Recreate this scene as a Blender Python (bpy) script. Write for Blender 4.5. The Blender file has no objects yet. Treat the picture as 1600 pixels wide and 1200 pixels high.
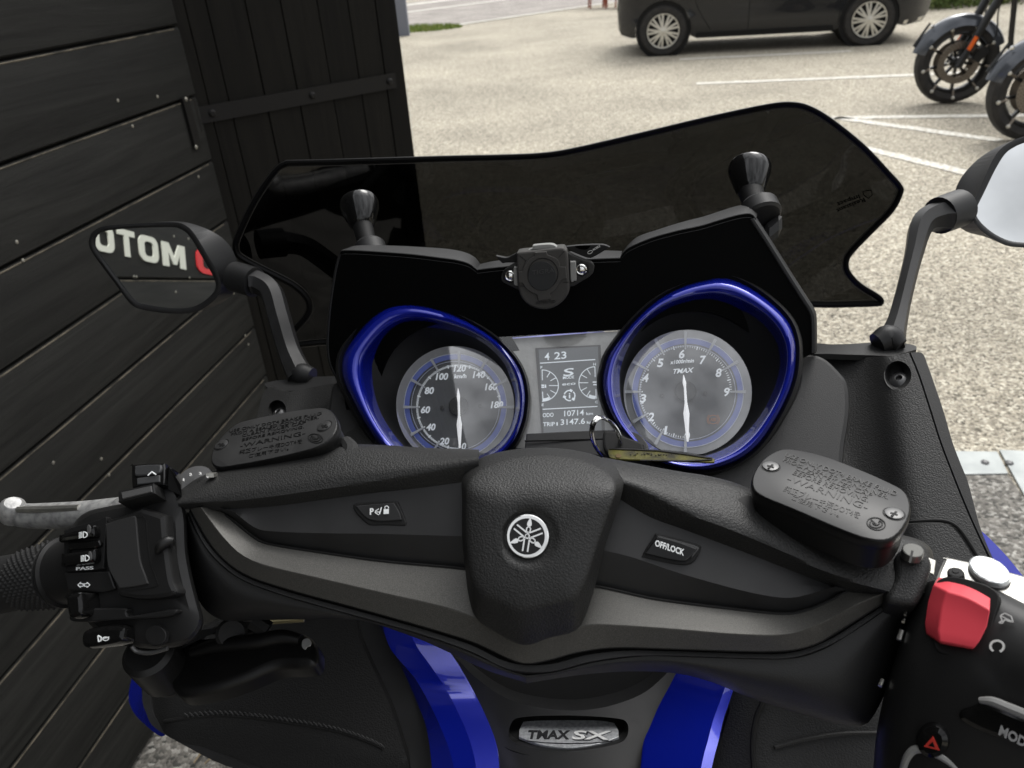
import bpy, math, random
import numpy as np
from mathutils import Vector, Matrix
from mathutils.geometry import delaunay_2d_cdt
random.seed(7)
scene = bpy.context.scene
COL = scene.collection

# ---------------------------------------------------------------- camera
F = 1209.0                      # focal length in pixels of a 1600 px wide picture
PITCH, ROLL = math.radians(29.5), math.radians(4.3)
CAM = np.array([0.0, 0.0, 1.45])
fw = np.array([0, math.cos(PITCH), -math.sin(PITCH)])
r0 = np.array([1.0, 0, 0]); u0 = np.cross(r0, fw)
# roll: the camera is turned so that the horizon rises to the right
rt = r0*math.cos(ROLL) - u0*math.sin(ROLL)
up = u0*math.cos(ROLL) + r0*math.sin(ROLL)
cam_d = bpy.data.cameras.new("camera"); cam = bpy.data.objects.new("camera", cam_d); COL.objects.link(cam)
cam.matrix_world = Matrix(((rt[0], up[0], -fw[0], CAM[0]), (rt[1], up[1], -fw[1], CAM[1]), (rt[2], up[2], -fw[2], CAM[2]), (0, 0, 0, 1)))
cam_d.sensor_width = 36; cam_d.lens = 36*F/1600; cam_d.clip_start = .02; cam_d.clip_end = 600
cam_d.dof.use_dof = True; cam_d.dof.focus_distance = .53; cam_d.dof.aperture_fstop = 15
scene.camera = cam

# ---------------------------------------------------------------- sky and sun
SUN_EL, SUN_AZ = math.radians(52), math.radians(35)      # azimuth from +Y towards +X
w = bpy.data.worlds.new("World"); scene.world = w; w.use_nodes = True
nt = w.node_tree; nt.nodes.clear()
sky = nt.nodes.new("ShaderNodeTexSky"); sky.sky_type = 'NISHITA'; sky.sun_disc = False
sky.sun_elevation = SUN_EL; sky.sun_rotation = SUN_AZ; sky.dust_density = 3; sky.air_density = 1.2
hs = nt.nodes.new("ShaderNodeHueSaturation"); hs.inputs['Saturation'].default_value = .10; hs.inputs['Value'].default_value = 1.0
tc = nt.nodes.new("ShaderNodeTexCoord"); cn = nt.nodes.new("ShaderNodeTexNoise"); cn.inputs['Scale'].default_value = 3.0; cn.inputs['Detail'].default_value = 6
cr = nt.nodes.new("ShaderNodeMapRange"); cr.inputs['From Min'].default_value = .35; cr.inputs['From Max'].default_value = .65
cr.inputs['To Min'].default_value = .62; cr.inputs['To Max'].default_value = 1.7
# an overcast sky is about three times brighter overhead than at the horizon
sx = nt.nodes.new("ShaderNodeSeparateXYZ"); zr = nt.nodes.new("ShaderNodeMapRange"); zr.inputs['From Min'].default_value = 0; zr.inputs['From Max'].default_value = 1
zr.inputs['To Min'].default_value = .55; zr.inputs['To Max'].default_value = 2.3; zm = nt.nodes.new("ShaderNodeMath"); zm.operation = 'MULTIPLY'
mx = nt.nodes.new("ShaderNodeMix"); mx.data_type = 'RGBA'; mx.blend_type = 'MULTIPLY'; mx.inputs['Factor'].default_value = 1
bg = nt.nodes.new("ShaderNodeBackground"); bg.inputs['Strength'].default_value = .15
wo = nt.nodes.new("ShaderNodeOutputWorld")
nt.links.new(sky.outputs[0], hs.inputs['Color']); nt.links.new(tc.outputs['Generated'], cn.inputs['Vector'])
nt.links.new(cn.outputs['Fac'], cr.inputs['Value']); nt.links.new(hs.outputs[0], mx.inputs[6]); nt.links.new(tc.outputs['Generated'], sx.inputs[0]); nt.links.new(sx.outputs[2], zr.inputs['Value'])
nt.links.new(cr.outputs[0], zm.inputs[0]); nt.links.new(zr.outputs[0], zm.inputs[1]); nt.links.new(zm.outputs[0], mx.inputs[7])
nt.links.new(mx.outputs[2], bg.inputs['Color']); nt.links.new(bg.outputs[0], wo.inputs['Surface'])
sd = bpy.data.lights.new("sun", 'SUN'); sd.energy = 1.2; sd.angle = math.radians(25); sd.color = (1, .97, .92)
so = bpy.data.objects.new("sun", sd); COL.objects.link(so)
sdir = Vector((math.sin(SUN_AZ)*math.cos(SUN_EL), math.cos(SUN_AZ)*math.cos(SUN_EL), math.sin(SUN_EL)))
so.rotation_euler = sdir.to_track_quat('Z', 'Y').to_euler(); so.location = (3, 4, 8)
vs = scene.view_settings; vs.view_transform = 'Standard'; vs.look = 'None'; vs.gamma = 1; vs.exposure = 0.12; vs.use_curve_mapping = False

# ---------------------------------------------------------------- measuring helpers
def ray(px, py):
    return fw + rt*((px-800)/F) - up*((py-600)/F)
def P(px, py, d):
    return CAM + ray(px, py)*d
def ground(px, py, z=0.0):
    r = ray(px, py); return CAM + r*((z-CAM[2])/r[2])
def vec(a): return Vector((float(a[0]), float(a[1]), float(a[2])))
def nrm(a): return a/np.linalg.norm(a)

class Plane:
    """a flat working plane through three measured points (px, py, depth in metres)"""
    def __init__(s, a, b, c):
        A, B, C = (P(*q) for q in (a, b, c)); s.o = A
        n = nrm(np.cross(B-A, C-A))
        if np.dot(n, CAM-A) < 0: n = -n
        s.n = n; s.u = nrm(rt - n*np.dot(rt, n)); s.v = np.cross(n, s.u)
    def p(s, px, py, off=0.0):
        r = ray(px, py); t = np.dot(s.o + s.n*off - CAM, s.n)/np.dot(r, s.n)
        return CAM + r*t
    def uv(s, px, py):
        q = s.p(px, py) - s.o; return (np.dot(q, s.u), np.dot(q, s.v))
    def w(s, u, v, off=0.0): return s.o + s.u*u + s.v*v + s.n*off
    def d(s, px, py, off=0.0): return float(np.dot(s.p(px, py, off)-CAM, fw))

def cr_closed(pts, k=6):
    """Catmull-Rom through a closed outline; a point given twice stays a sharp corner"""
    pts = [np.array(p, float) for p in pts]; n = len(pts); out = []
    for i in range(n):
        a, b, c, d = pts[i-1], pts[i], pts[(i+1) % n], pts[(i+2) % n]
        if np.allclose(b, c): continue
        for j in range(k):
            t = j/k
            out.append(.5*((2*b) + (c-a)*t + (2*a-5*b+4*c-d)*t*t + (3*b-a-3*c+d)*t**3))
    return out
def cr_open(pts, n):
    """Catmull-Rom through an open line, resampled to n points by arc length"""
    pts = [np.array(p, float) for p in pts]
    if len(pts) == 2: return [pts[0]+(pts[1]-pts[0])*i/(n-1) for i in range(n)]
    q = [2*pts[0]-pts[1]] + pts + [2*pts[-1]-pts[-2]]; dense = []
    for i in range(1, len(q)-2):
        a, b, c, d = q[i-1], q[i], q[i+1], q[i+2]
        for j in range(12):
            t = j/12
            dense.append(.5*((2*b) + (c-a)*t + (2*a-5*b+4*c-d)*t*t + (3*b-a-3*c+d)*t**3))
    dense.append(q[-2]); D = np.array(dense)
    s = np.r_[0, np.cumsum(np.linalg.norm(np.diff(D, axis=0), axis=1))]
    t = np.linspace(0, s[-1], n)
    return list(np.stack([np.interp(t, s, D[:, i]) for i in range(D.shape[1])], 1))

# ---------------------------------------------------------------- object helpers
def tag(o, label=None, cat=None, group=None, kind=None):
    if label: o['label'] = label
    if cat: o['category'] = cat
    if group: o['group'] = group
    if kind: o['kind'] = kind
    return o
def wpos(o):
    p = Vector(o.location)
    while o.parent: o = o.parent; p = p + Vector(o.location)
    return p
def obj(name, verts, faces, mat, parent=None, smooth=35, kind=None):
    """ONE mesh object from world coordinates, kept relative to its parent's place"""
    me = bpy.data.meshes.new(name)
    V = np.array([[float(c) for c in v] for v in verts])
    o = bpy.data.objects.new(name, me); COL.objects.link(o)
    org = np.zeros(3)
    if parent is not None:
        org = np.array(wpos(parent)); o.parent = parent
    me.from_pydata([tuple(v-org) for v in V], [], faces); me.update()
    if mat: me.materials.append(mat)
    if smooth:
        me.polygons.foreach_set('use_smooth', [True]*len(me.polygons)); me.set_sharp_from_angle(angle=math.radians(smooth))
    if kind: o['kind'] = kind
    return o
def empty(name, loc, label, cat, group=None):
    o = bpy.data.objects.new(name, None); COL.objects.link(o); o.location = tuple(float(c) for c in loc); o.empty_display_size = .1
    return tag(o, label, cat, group)
class MB:
    """collects shapes for one mesh"""
    def __init__(s): s.v = []; s.f = []
    def add(s, v, f):
        b = len(s.v); s.v += [np.array(q, float) for q in v]; s.f += [tuple(i+b for i in g) for g in f]; return s
    def box(s, c, x, y, z):
        """box round c with half-axis vectors x, y, z"""
        c, x, y, z = (np.array(q, float) for q in (c, x, y, z))
        v = [c+x*i+y*j+z*k for k in (-1, 1) for j in (-1, 1) for i in (-1, 1)]
        return s.add(v, [(0, 2, 3, 1), (4, 5, 7, 6), (0, 1, 5, 4), (2, 6, 7, 3), (0, 4, 6, 2), (1, 3, 7, 5)])
    def ab(s, lo, hi):
        lo, hi = np.array(lo, float), np.array(hi, float); h = (hi-lo)/2
        return s.box((lo+hi)/2, (h[0], 0, 0), (0, h[1], 0), (0, 0, h[2]))
    def loops(s, L, cap0=True, cap1=True, closed=True):
        n = len(L[0]); v = [p for l in L for p in l]; f = []
        for i in range(len(L)-1):
            for j in range(n if closed else n-1):
                k = (j+1) % n; f.append((i*n+j, i*n+k, (i+1)*n+k, (i+1)*n+j))
        if cap0: f.append(tuple(range(n-1, -1, -1)))
        if cap1: f.append(tuple((len(L)-1)*n+j for j in range(n)))
        return s.add(v, f)
    def tube(s, pts, rad, seg=12, n=None, caps=True, sq=None):
        pts = [np.array(p, float) for p in pts]
        if not hasattr(rad, '__len__'): rad = [rad]*len(pts)
        if n:
            q = cr_open([np.r_[p, r] for p, r in zip(pts, rad)], n); pts = [a[:3] for a in q]; rad = [a[3] for a in q]
        ref = np.array([0, 0, 1.0]); L = []
        for i, p in enumerate(pts):
            t = nrm(pts[min(i+1, len(pts)-1)]-pts[max(i-1, 0)])
            if i == 0:
                if abs(np.dot(t, ref)) > .9: ref = np.array([1.0, 0, 0])
                a = nrm(np.cross(t, ref))
            else: a = nrm(a - t*np.dot(a, t))
            b = np.cross(t, a)
            L.append([p + (a*math.cos(h)+b*math.sin(h))*rad[i] for h in (2*math.pi*k/seg for k in range(seg))])
        return s.loops(L, caps, caps)
    def lathe(s, o, ax, prof, seg=32, cap0=True, cap1=True):
        """profile of (radius, height along ax) turned about the axis through o"""
        ax = nrm(np.array(ax, float)); a = nrm(np.cross(ax, [0.3, .9, .2])); b = np.cross(ax, a)
        L = [[np.array(o)+ax*h+(a*math.cos(t)+b*math.sin(t))*r for t in (2*math.pi*k/seg for k in range(seg))] for r, h in prof]
        return s.loops(L, cap0, cap1)
    def build(s, name, mat, parent=None, smooth=35, kind=None): return obj(name, s.v, s.f, mat, parent, smooth, kind)

def inside(p, poly):
    x, y = p; c = False; n = len(poly); j = n-1
    for i in range(n):
        xi, yi = poly[i][0], poly[i][1]; xj, yj = poly[j][0], poly[j][1]
        if (yi > y) != (yj > y) and x < (xj-xi)*(y-yi)/(yj-yi)+xi: c = not c
        j = i
    return c
def fill2d(outl, holes=(), step=None):
    """triangles of a flat region with holes, with inner grid points every step"""
    pts = []; edges = []; 
    for loop in (outl,)+tuple(holes):
        b = len(pts); pts += [(float(p[0]), float(p[1])) for p in loop]
        edges += [(b+i, b+(i+1) % len(loop)) for i in range(len(loop))]
    if step:
        xs = [p[0] for p in outl]; ys = [p[1] for p in outl]
        m = 0
        y = min(ys)+step*.5
        while y < max(ys):
            x = min(xs)+step*(.5 if m % 2 else .25)
            while x < max(xs):
                if inside((x, y), outl) and not any(inside((x, y), h) for h in holes): pts.append((x, y))
                x += step
            y += step*.87; m += 1
    r = delaunay_2d_cdt([Vector(p) for p in pts], edges, [], 0, 1e-7)
    V = [(v.x, v.y) for v in r[0]]; T = []
    for f in r[2]:
        c = (sum(V[i][0] for i in f)/len(f), sum(V[i][1] for i in f)/len(f))
        if inside(c, outl) and not any(inside(c, h) for h in holes): T.append(tuple(f))
    return V, T
def solid(V3, T, ext):
    """closes a sheet into a body: front V3, back V3+ext"""
    n = len(V3); back = [v+ext(i) for i, v in enumerate(V3)]
    cnt = {}
    for t in T:
        for a, b in zip(t, t[1:]+t[:1]): cnt[(a, b)] = 1
    side = [(b, a, a+n, b+n) for (a, b) in cnt if (b, a) not in cnt]
    return list(V3)+back, list(T)+[tuple(i+n for i in t[::-1]) for t in T]+side
def offset2d(pl, d):
    """moves a closed outline inwards by d"""
    A = sum(pl[i-1][0]*pl[i][1]-pl[i][0]*pl[i-1][1] for i in range(len(pl)))
    sg = 1 if A > 0 else -1; n = len(pl); out = []
    for i in range(n):
        a, b, c = np.array(pl[i-1]), np.array(pl[i]), np.array(pl[(i+1) % n])
        e = nrm(b-a+1e-12); g = nrm(c-b+1e-12); m = np.array([-(e[1]+g[1]), e[0]+g[0]])
        L = np.linalg.norm(m); m = m/L if L > 1e-6 else np.array([-e[1], e[0]])
        k = max(.5, np.dot(m, [-e[1], e[0]])); out.append(b + m*sg*d/k)
    return out
def slab(name, outline, pl, t, mat, parent=None, bevel=.001, off=0.0, k=6, holes=(), seg=2, sharp=False, taper=0.0, smooth=35):
    """a plate traced on plane pl, front at off, t thick behind, with a rounded front edge"""
    o2 = [np.array(pl.uv(*p)) for p in (outline if sharp else cr_closed(outline, k))]
    hs_ = [[np.array(pl.uv(*p)) for p in cr_closed(h, k)] for h in holes]
    mb = MB(); L = [[pl.w(*p, off=off-t) for p in offset2d(o2, -taper)], [pl.w(*p, off=off-bevel) for p in o2]]
    last = o2
    for s in range(1, seg+1):
        a = s/seg*math.pi/2; last = offset2d(o2, bevel*(1-math.cos(a)))
        L.append([pl.w(*p, off=off-bevel+bevel*math.sin(a)) for p in last])
    A = sum(o2[i-1][0]*o2[i][1]-o2[i][0]*o2[i-1][1] for i in range(len(o2)))
    mb.loops(L, False, False)
    V, T = fill2d(last, hs_)
    mb.add([pl.w(*p, off=off) for p in V], [tt for tt in T]); 
    if not holes: mb.add([pl.w(*p, off=off-t) for p in offset2d(o2, -taper)], [tuple(range(len(o2)))])
    for h in hs_: mb.loops([[pl.w(*p, off=off) for p in h], [pl.w(*p, off=off-t) for p in h]], False, False)
    o = mb.build(name, mat, parent, smooth); clean(o)
    nn = Vector(pl.n)
    for q in o.data.polygons:
        if abs(q.normal.dot(nn)) > .9998: q.use_smooth = False
    return o
def clean(o, dist=1e-5, ang=35):
    import bmesh
    bm = bmesh.new(); bm.from_mesh(o.data); bmesh.ops.remove_doubles(bm, verts=bm.verts, dist=dist)
    bmesh.ops.recalc_face_normals(bm, faces=bm.faces); bm.to_mesh(o.data); bm.free()
    o.data.polygons.foreach_set('use_smooth', [True]*len(o.data.polygons)); o.data.set_sharp_from_angle(angle=math.radians(ang))
def sheet(name, outline, dfn, mat, parent=None, t=.003, step=30, holes=(), k=5, sharp=False, ext=None):
    """a curved shell: outline measured in the picture, depth from dfn(px, py)"""
    ol = outline if sharp else cr_closed(outline, k)
    V, T = fill2d(ol, [cr_closed(h, k) for h in holes], step)
    V3 = [P(x, y, dfn(x, y)) for x, y in V]
    e = (fw*t if ext is None else np.array(ext))
    v, f = solid(V3, T, lambda i: e)
    o = obj(name, v, f, mat, parent); clean(o); return o
def band(name, rows, mat, parent=None, n=48, t=.003, ext=None, m=0, ang=35):
    """a shell skinned over measured lines of (px, py, depth); m > 0 rounds it across"""
    R = [cr_open(r, n) for r in rows]
    if m:
        cols = [cr_open([R[i][j] for i in range(len(R))], m) for j in range(n)]
        R = [[cols[j][i] for j in range(n)] for i in range(m)]
    G = [[P(*q) for q in r] for r in R]; V = [p for g in G for p in g]
    Fc = [(i*n+j, i*n+j+1, (i+1)*n+j+1, (i+1)*n+j) for i in range(len(G)-1) for j in range(n-1)]
    e = fw*t if ext is None else np.array(ext)
    v, f = solid(V, Fc, lambda i: e); o = obj(name, v, f, mat, parent); clean(o, ang=ang); return o
def rings(name, RR, mat, parent=None, cap0=True, cap1=True, n=48, smooth=40):
    """skin over closed outlines of (px, py, depth), each resampled to n points"""
    L = []
    for r in RR:
        c = cr_closed(r, 8); c.append(c[0]); D = np.array(c)
        s = np.r_[0, np.cumsum(np.linalg.norm(np.diff(D[:, :2], axis=0), axis=1))]
        t = np.linspace(0, s[-1], n+1)[:-1]
        q = np.stack([np.interp(t, s, D[:, i]) for i in range(3)], 1); L.append([P(*a) for a in q])
    mb = MB().loops(L, False, False)
    for flag, l in ((cap0, L[0]), (cap1, L[-1])):
        if flag:
            c = sum(l)/len(l); b = len(mb.v); mb.v += list(l)+[c]
            mb.f += [(b+i, b+(i+1) % n, b+n) for i in range(n)]
    o = mb.build(name, mat, parent, smooth); clean(o); o.data.set_sharp_from_angle(angle=math.radians(smooth)); return o
def circ(cx, cy, rx, ry=None, n=16, rot=0):
    ry = rx if ry is None else ry; c, s = math.cos(rot), math.sin(rot)
    return [(cx+rx*math.cos(a)*c-ry*math.sin(a)*s, cy+rx*math.cos(a)*s+ry*math.sin(a)*c) for a in (2*math.pi*i/n for i in range(n))]
def wd(outl, pl, off=0): return [(x, y, pl.d(x, y, off)) for x, y in outl]
_tc = {}
def glyphs(s, bold=0.0, spacing=1.0):
    key = (s, bold, spacing)
    if key not in _tc:
        c = bpy.data.curves.new('t', 'FONT'); c.body = s; c.size = 1; c.offset = bold; c.space_character = spacing; c.resolution_u = 3; c.fill_mode = 'FRONT'
        o = bpy.data.objects.new('t', c); COL.objects.link(o); bpy.context.view_layer.update()
        me = bpy.data.meshes.new_from_object(o.evaluated_get(bpy.context.evaluated_depsgraph_get()))
        _tc[key] = ([tuple(v.co[:2]) for v in me.vertices], [tuple(p.vertices) for p in me.polygons])
        bpy.data.objects.remove(o); bpy.data.curves.remove(c); bpy.data.meshes.remove(me)
    return _tc[key]
def put_text(s, O, R, U, N, thick, mb, bold=0.0, spacing=1.0, cap=.73):
    V, T = glyphs(s, bold, spacing)
    xs = [v[0] for v in V]; x0, x1 = min(xs), max(xs)
    V3 = [O + R*((x-x0)/(x1-x0)) + U*(y/cap) + N*thick for x, y in V]
    v, f = solid(V3, T, lambda i: -N*thick*2); mb.add(v, f)
def text(name, items, pl, mat, parent, thick=.00015, bold=0.0, off=0.0, spacing=1.0):
    """items: (string, left baseline px, right baseline px, up vector px)"""
    mb = MB()
    for s, a, b, u in items:
        O = pl.p(*a, off=off); put_text(s, O, pl.p(*b, off=off)-O, pl.p(a[0]+u[0], a[1]+u[1], off=off)-O, pl.n, thick, mb, bold, spacing)
    return mb.build(name, mat, parent, smooth=0)
def lines(mb, pl, segs, wpx, off, thick=.0002):
    """thin raised strokes between picture points on a plane"""
    for a, b in segs:
        A, B = pl.p(*a, off=off), pl.p(*b, off=off); L = np.linalg.norm(B-A)
        if L < 1e-7: continue
        x = (B-A)/L; y = np.cross(pl.n, x); w_ = wpx*np.dot(A-CAM, fw)/F/2
        mb.box((A+B)/2, x*L/2, y*w_, pl.n*thick)
def arc_pts(cx, cy, r, a0, a1, n, ry=None):
    ry = ry or r
    return [(cx+r*math.cos(math.radians(a0+(a1-a0)*i/n)), cy-ry*math.sin(math.radians(a0+(a1-a0)*i/n))) for i in range(n+1)]
def segs(pts): return list(zip(pts[:-1], pts[1:]))

# ---------------------------------------------------------------- materials
def M(name, col, rough=.5, metal=0.0, spec=.30, coat=0.0, grain=None, noise=None, mottle=None, emit=None):
    """grain: (scale, height) leather-like cells; noise: (scale, height) fine relief; mottle: (scale, colour2, amount)"""
    m = bpy.data.materials.new(name); m.use_nodes = True; n = m.node_tree; b = n.nodes['Principled BSDF']
    b.inputs['Base Color'].default_value = (*col, 1); b.inputs['Roughness'].default_value = rough
    b.inputs['Metallic'].default_value = metal; b.inputs['Specular IOR Level'].default_value = spec
    b.inputs['Coat Weight'].default_value = coat; b.inputs['Coat Roughness'].default_value = .03
    g = n.nodes.new('ShaderNodeNewGeometry')
    if mottle:
        t = n.nodes.new('ShaderNodeTexNoise'); t.inputs['Scale'].default_value = mottle[0]; t.inputs['Detail'].default_value = 6
        n.links.new(g.outputs['Position'], t.inputs['Vector'])
        r = n.nodes.new('ShaderNodeMapRange'); r.inputs['From Min'].default_value = .4; r.inputs['From Max'].default_value = .65; r.inputs['To Max'].default_value = mottle[2]
        n.links.new(t.outputs['Fac'], r.inputs['Value'])
        x = n.nodes.new('ShaderNodeMix'); x.data_type = 'RGBA'; x.inputs[6].default_value = (*col, 1); x.inputs[7].default_value = (*mottle[1], 1)
        n.links.new(r.outputs[0], x.inputs[0]); n.links.new(x.outputs[2], b.inputs['Base Color'])
        r2 = n.nodes.new('ShaderNodeMapRange'); r2.inputs['To Min'].default_value = rough-.06; r2.inputs['To Max'].default_value = rough+.1
        n.links.new(t.outputs['Fac'], r2.inputs['Value']); n.links.new(r2.outputs[0], b.inputs['Roughness'])
    h = None
    if grain:
        wn = n.nodes.new('ShaderNodeTexNoise'); wn.inputs['Scale'].default_value = grain[0]*.6; n.links.new(g.outputs['Position'], wn.inputs['Vector'])
        ma = n.nodes.new('ShaderNodeVectorMath'); ma.operation = 'MULTIPLY_ADD'; ma.inputs[1].default_value = (.35/grain[0],)*3
        n.links.new(wn.outputs['Color'], ma.inputs[0]); n.links.new(g.outputs['Position'], ma.inputs[2])
        v = n.nodes.new('ShaderNodeTexVoronoi'); v.feature = 'F1'; v.inputs['Scale'].default_value = grain[0]; v.inputs['Detail'].default_value = 1
        n.links.new(ma.outputs[0], v.inputs['Vector']); h = (v.outputs['Distance'], -1, grain[1])
    elif noise:
        v = n.nodes.new('ShaderNodeTexNoise'); v.inputs['Scale'].default_value = noise[0]; v.inputs['Detail'].default_value = 3
        n.links.new(g.outputs['Position'], v.inputs['Vector']); h = (v.outputs['Fac'], 1, noise[1])
    if h:
        bp = n.nodes.new('ShaderNodeBump'); bp.inputs['Distance'].default_value = h[2]; bp.invert = h[1] < 0; bp.inputs['Strength'].default_value = 1
        n.links.new(h[0], bp.inputs['Height']); n.links.new(bp.outputs[0], b.inputs['Normal'])
    if emit:
        b.inputs['Emission Color'].default_value = (*emit[0], 1); b.inputs['Emission Strength'].default_value = emit[1]
    return m
def glassy(name, tint, refl, rough=0.02, ior=1.5, see=1.0):
    """thin pane: a fresnel reflection over a tinted see-through sheet"""
    m = bpy.data.materials.new(name); m.use_nodes = True; n = m.node_tree; n.nodes.clear()
    o = n.nodes.new('ShaderNodeOutputMaterial'); x = n.nodes.new('ShaderNodeMixShader'); tr = n.nodes.new('ShaderNodeBsdfTransparent')
    gl = n.nodes.new('ShaderNodeBsdfGlossy'); fr = n.nodes.new('ShaderNodeFresnel'); mu = n.nodes.new('ShaderNodeMath'); mu.operation = 'MULTIPLY'
    tr.inputs[0].default_value = (*tint, 1); gl.inputs['Roughness'].default_value = rough; gl.inputs['Color'].default_value = (1, 1, 1, 1); fr.inputs[0].default_value = ior
    mu.inputs[1].default_value = refl; mu.use_clamp = True
    n.links.new(fr.outputs[0], mu.inputs[0]); n.links.new(mu.outputs[0], x.inputs[0]); n.links.new(tr.outputs[0], x.inputs[1]); n.links.new(gl.outputs[0], x.inputs[2]); n.links.new(x.outputs[0], o.inputs[0])
    return m
leather = M('grained_black_plastic', (.0150, .0150, .0146), .48, grain=(850, .00020))
leather_fine = M('fine_grained_black', (.0150, .0150, .0150), .52, grain=(1200, .00008))
seat_leather = M('black_leather', (.011, .011, .0108), .5, grain=(720, .00020))
plastic = M('satin_black_plastic', (.0138, .0139, .0140), .46, noise=(1500, .00003), mottle=(60, (.018, .018, .019), .6))
switch_plastic = M('switch_black_plastic', (.0085, .0085, .0085), .42, noise=(1800, .00003))
gloss_black = M('deep_black_panel', (.0008, .0009, .0009), .5, spec=.04)
black = M('dull_black', (.005, .005, .005), .6, spec=.25)
rubber = M('black_rubber', (.012, .012, .012), .7, noise=(900, .0001))
socket_rubber = M('charcoal_rubber', (.045, .043, .040), .7, noise=(700, .00008))
grey_trim = M('grey_metallic_paint', (.048, .047, .043), .42, metal=.3, noise=(3500, .00003), mottle=(2600, (.105, .102, .094), .8))
lid_paint = M('satin_black_lid', (.026, .026, .026), .36, noise=(900, .00001), mottle=(50, (.033, .033, .033), .7))
res_side = M('reservoir_side_black', (.006, .006, .006), .35)
blue = M('metallic_blue_paint', (.003, .011, .30), .24, metal=.4, spec=.5, coat=1.0, noise=(4000, .00001))
blue_shaded = M('deep_blue_inner', (.003, .008, .17), .25, metal=.3, coat=1)  # bezel blue with the inner wall's shade put into its colour
white_print = M('white_print', (.75, .77, .77), .6)
dial_print = M('backlit_dial_print', (.80, .82, .82), .6, emit=((.9, .95, 1), .28))
off_print = M('pale_grey_print', (.45, .45, .44), .6)
red_print = M('red_print', (.45, .03, .02), .6)
amber = M('amber_print', (.50, .16, .04), .5)
chrome = M('polished_metal', (.75, .75, .73), .12, metal=1)
silver = M('cast_aluminium', (.55, .54, .50), .38, metal=1, noise=(600, .0001), mottle=(120, (.30, .30, .29), .6))
worn_silver = M('worn_lever_metal', (.42, .42, .41), .5, metal=.55, noise=(500, .0002), mottle=(180, (.20, .20, .20), .8))
screw_steel = M('dark_screw', (.10, .10, .10), .4, metal=.8)
red_switch = M('red_switch_plastic', (.60, .055, .075), .42)
piano = M('piano_black', (.004, .004, .004), .10, spec=.35, coat=.15)
screen_tint = glassy('smoked_windscreen', (.021, .0212, .0205), .60, .02)
screen_edge = M('dark_screen_rim', (.003, .003, .003), .5, spec=.12)
lens = glassy('gauge_glass', (.92, .93, .94), 4.0, .05)
mirror = M('mirror_silver', (.92, .94, .94), .01, metal=1)

# ================================================================ THE SETTING
def ground_mat(name, base, dark, light, scale=85, bump=.003, macro=1.3, speck=.5):
    m = bpy.data.materials.new(name); m.use_nodes = True; n = m.node_tree; b = n.nodes['Principled BSDF']; b.inputs['Roughness'].default_value = .9
    b.inputs['Specular IOR Level'].default_value = .25
    g = n.nodes.new('ShaderNodeNewGeometry'); lk = n.links.new
    v = n.nodes.new('ShaderNodeTexVoronoi'); v.inputs['Scale'].default_value = scale; lk(g.outputs['Position'], v.inputs['Vector'])
    sp = n.nodes.new('ShaderNodeSeparateColor'); lk(v.outputs['Color'], sp.inputs[0])
    r = n.nodes.new('ShaderNodeValToRGB'); e = r.color_ramp.elements
    e[0].position = 0; e[0].color = (*dark, 1); e[1].position = 1; e[1].color = (*light, 1)
    q = r.color_ramp.elements.new(.28); q.color = (*[c*.75 for c in base], 1); q = r.color_ramp.elements.new(.7); q.color = (*[c*1.12 for c in base], 1)
    lk(sp.outputs[0], r.inputs[0])
    t = n.nodes.new('ShaderNodeTexNoise'); t.inputs['Scale'].default_value = macro; t.inputs['Detail'].default_value = 9; t.inputs['Roughness'].default_value = .62; lk(g.outputs['Position'], t.inputs['Vector'])
    mr = n.nodes.new('ShaderNodeMapRange'); mr.inputs['From Min'].default_value = .3; mr.inputs['From Max'].default_value = .7; mr.inputs['To Min'].default_value = .74; mr.inputs['To Max'].default_value = 1.20; lk(t.outputs['Fac'], mr.inputs['Value'])
    t2 = n.nodes.new('ShaderNodeTexNoise'); t2.inputs['Scale'].default_value = 22; t2.inputs['Detail'].default_value = 7; t2.inputs['Roughness'].default_value = .7; lk(g.outputs['Position'], t2.inputs['Vector'])
    m2 = n.nodes.new('ShaderNodeMapRange'); m2.inputs['From Min'].default_value = .3; m2.inputs['From Max'].default_value = .7; m2.inputs['To Min'].default_value = 1-speck*.6; m2.inputs['To Max'].default_value = 1+speck*.6; lk(t2.outputs['Fac'], m2.inputs['Value'])
    mm = n.nodes.new('ShaderNodeMath'); mm.operation = 'MULTIPLY'; lk(mr.outputs[0], mm.inputs[0]); lk(m2.outputs[0], mm.inputs[1])
    x = n.nodes.new('ShaderNodeMix'); x.data_type = 'RGBA'; x.blend_type = 'MULTIPLY'; x.inputs[0].default_value = 1; lk(r.outputs[0], x.inputs[6]); lk(mm.outputs[0], x.inputs[7])
    lk(x.outputs[2], b.inputs['Base Color'])
    bp = n.nodes.new('ShaderNodeBump'); bp.invert = True; bp.inputs['Distance'].default_value = bump; lk(v.outputs['Distance'], bp.inputs['Height']); lk(bp.outputs[0], b.inputs['Normal'])
    return m
gmat = ground_mat('pale_worn_asphalt', (.355, .320, .252), (.085, .075, .06), (.60, .56, .46), 120, macro=.6, speck=.5)
dark_asphalt = ground_mat('dark_asphalt', (.165, .155, .138), (.05, .05, .045), (.34, .33, .30), 120)
road_mat = ground_mat('road_asphalt', (.30, .275, .25), (.22, .20, .18), (.38, .35, .32), 60)
def plaster(name, col, sc, amt, bump=.002, rough=.8):
    return M(name, col, rough, noise=(sc*6, bump), mottle=(sc, tuple(c*amt for c in col), 1.0))
line_paint = M('worn_white_road_paint', (.66, .65, .60), .8, noise=(200, .001), mottle=(38, (.40, .36, .29), 1.0))
sheet_v = lambda pts, z: [np.array([p[0], p[1], z]) for p in pts]
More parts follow.
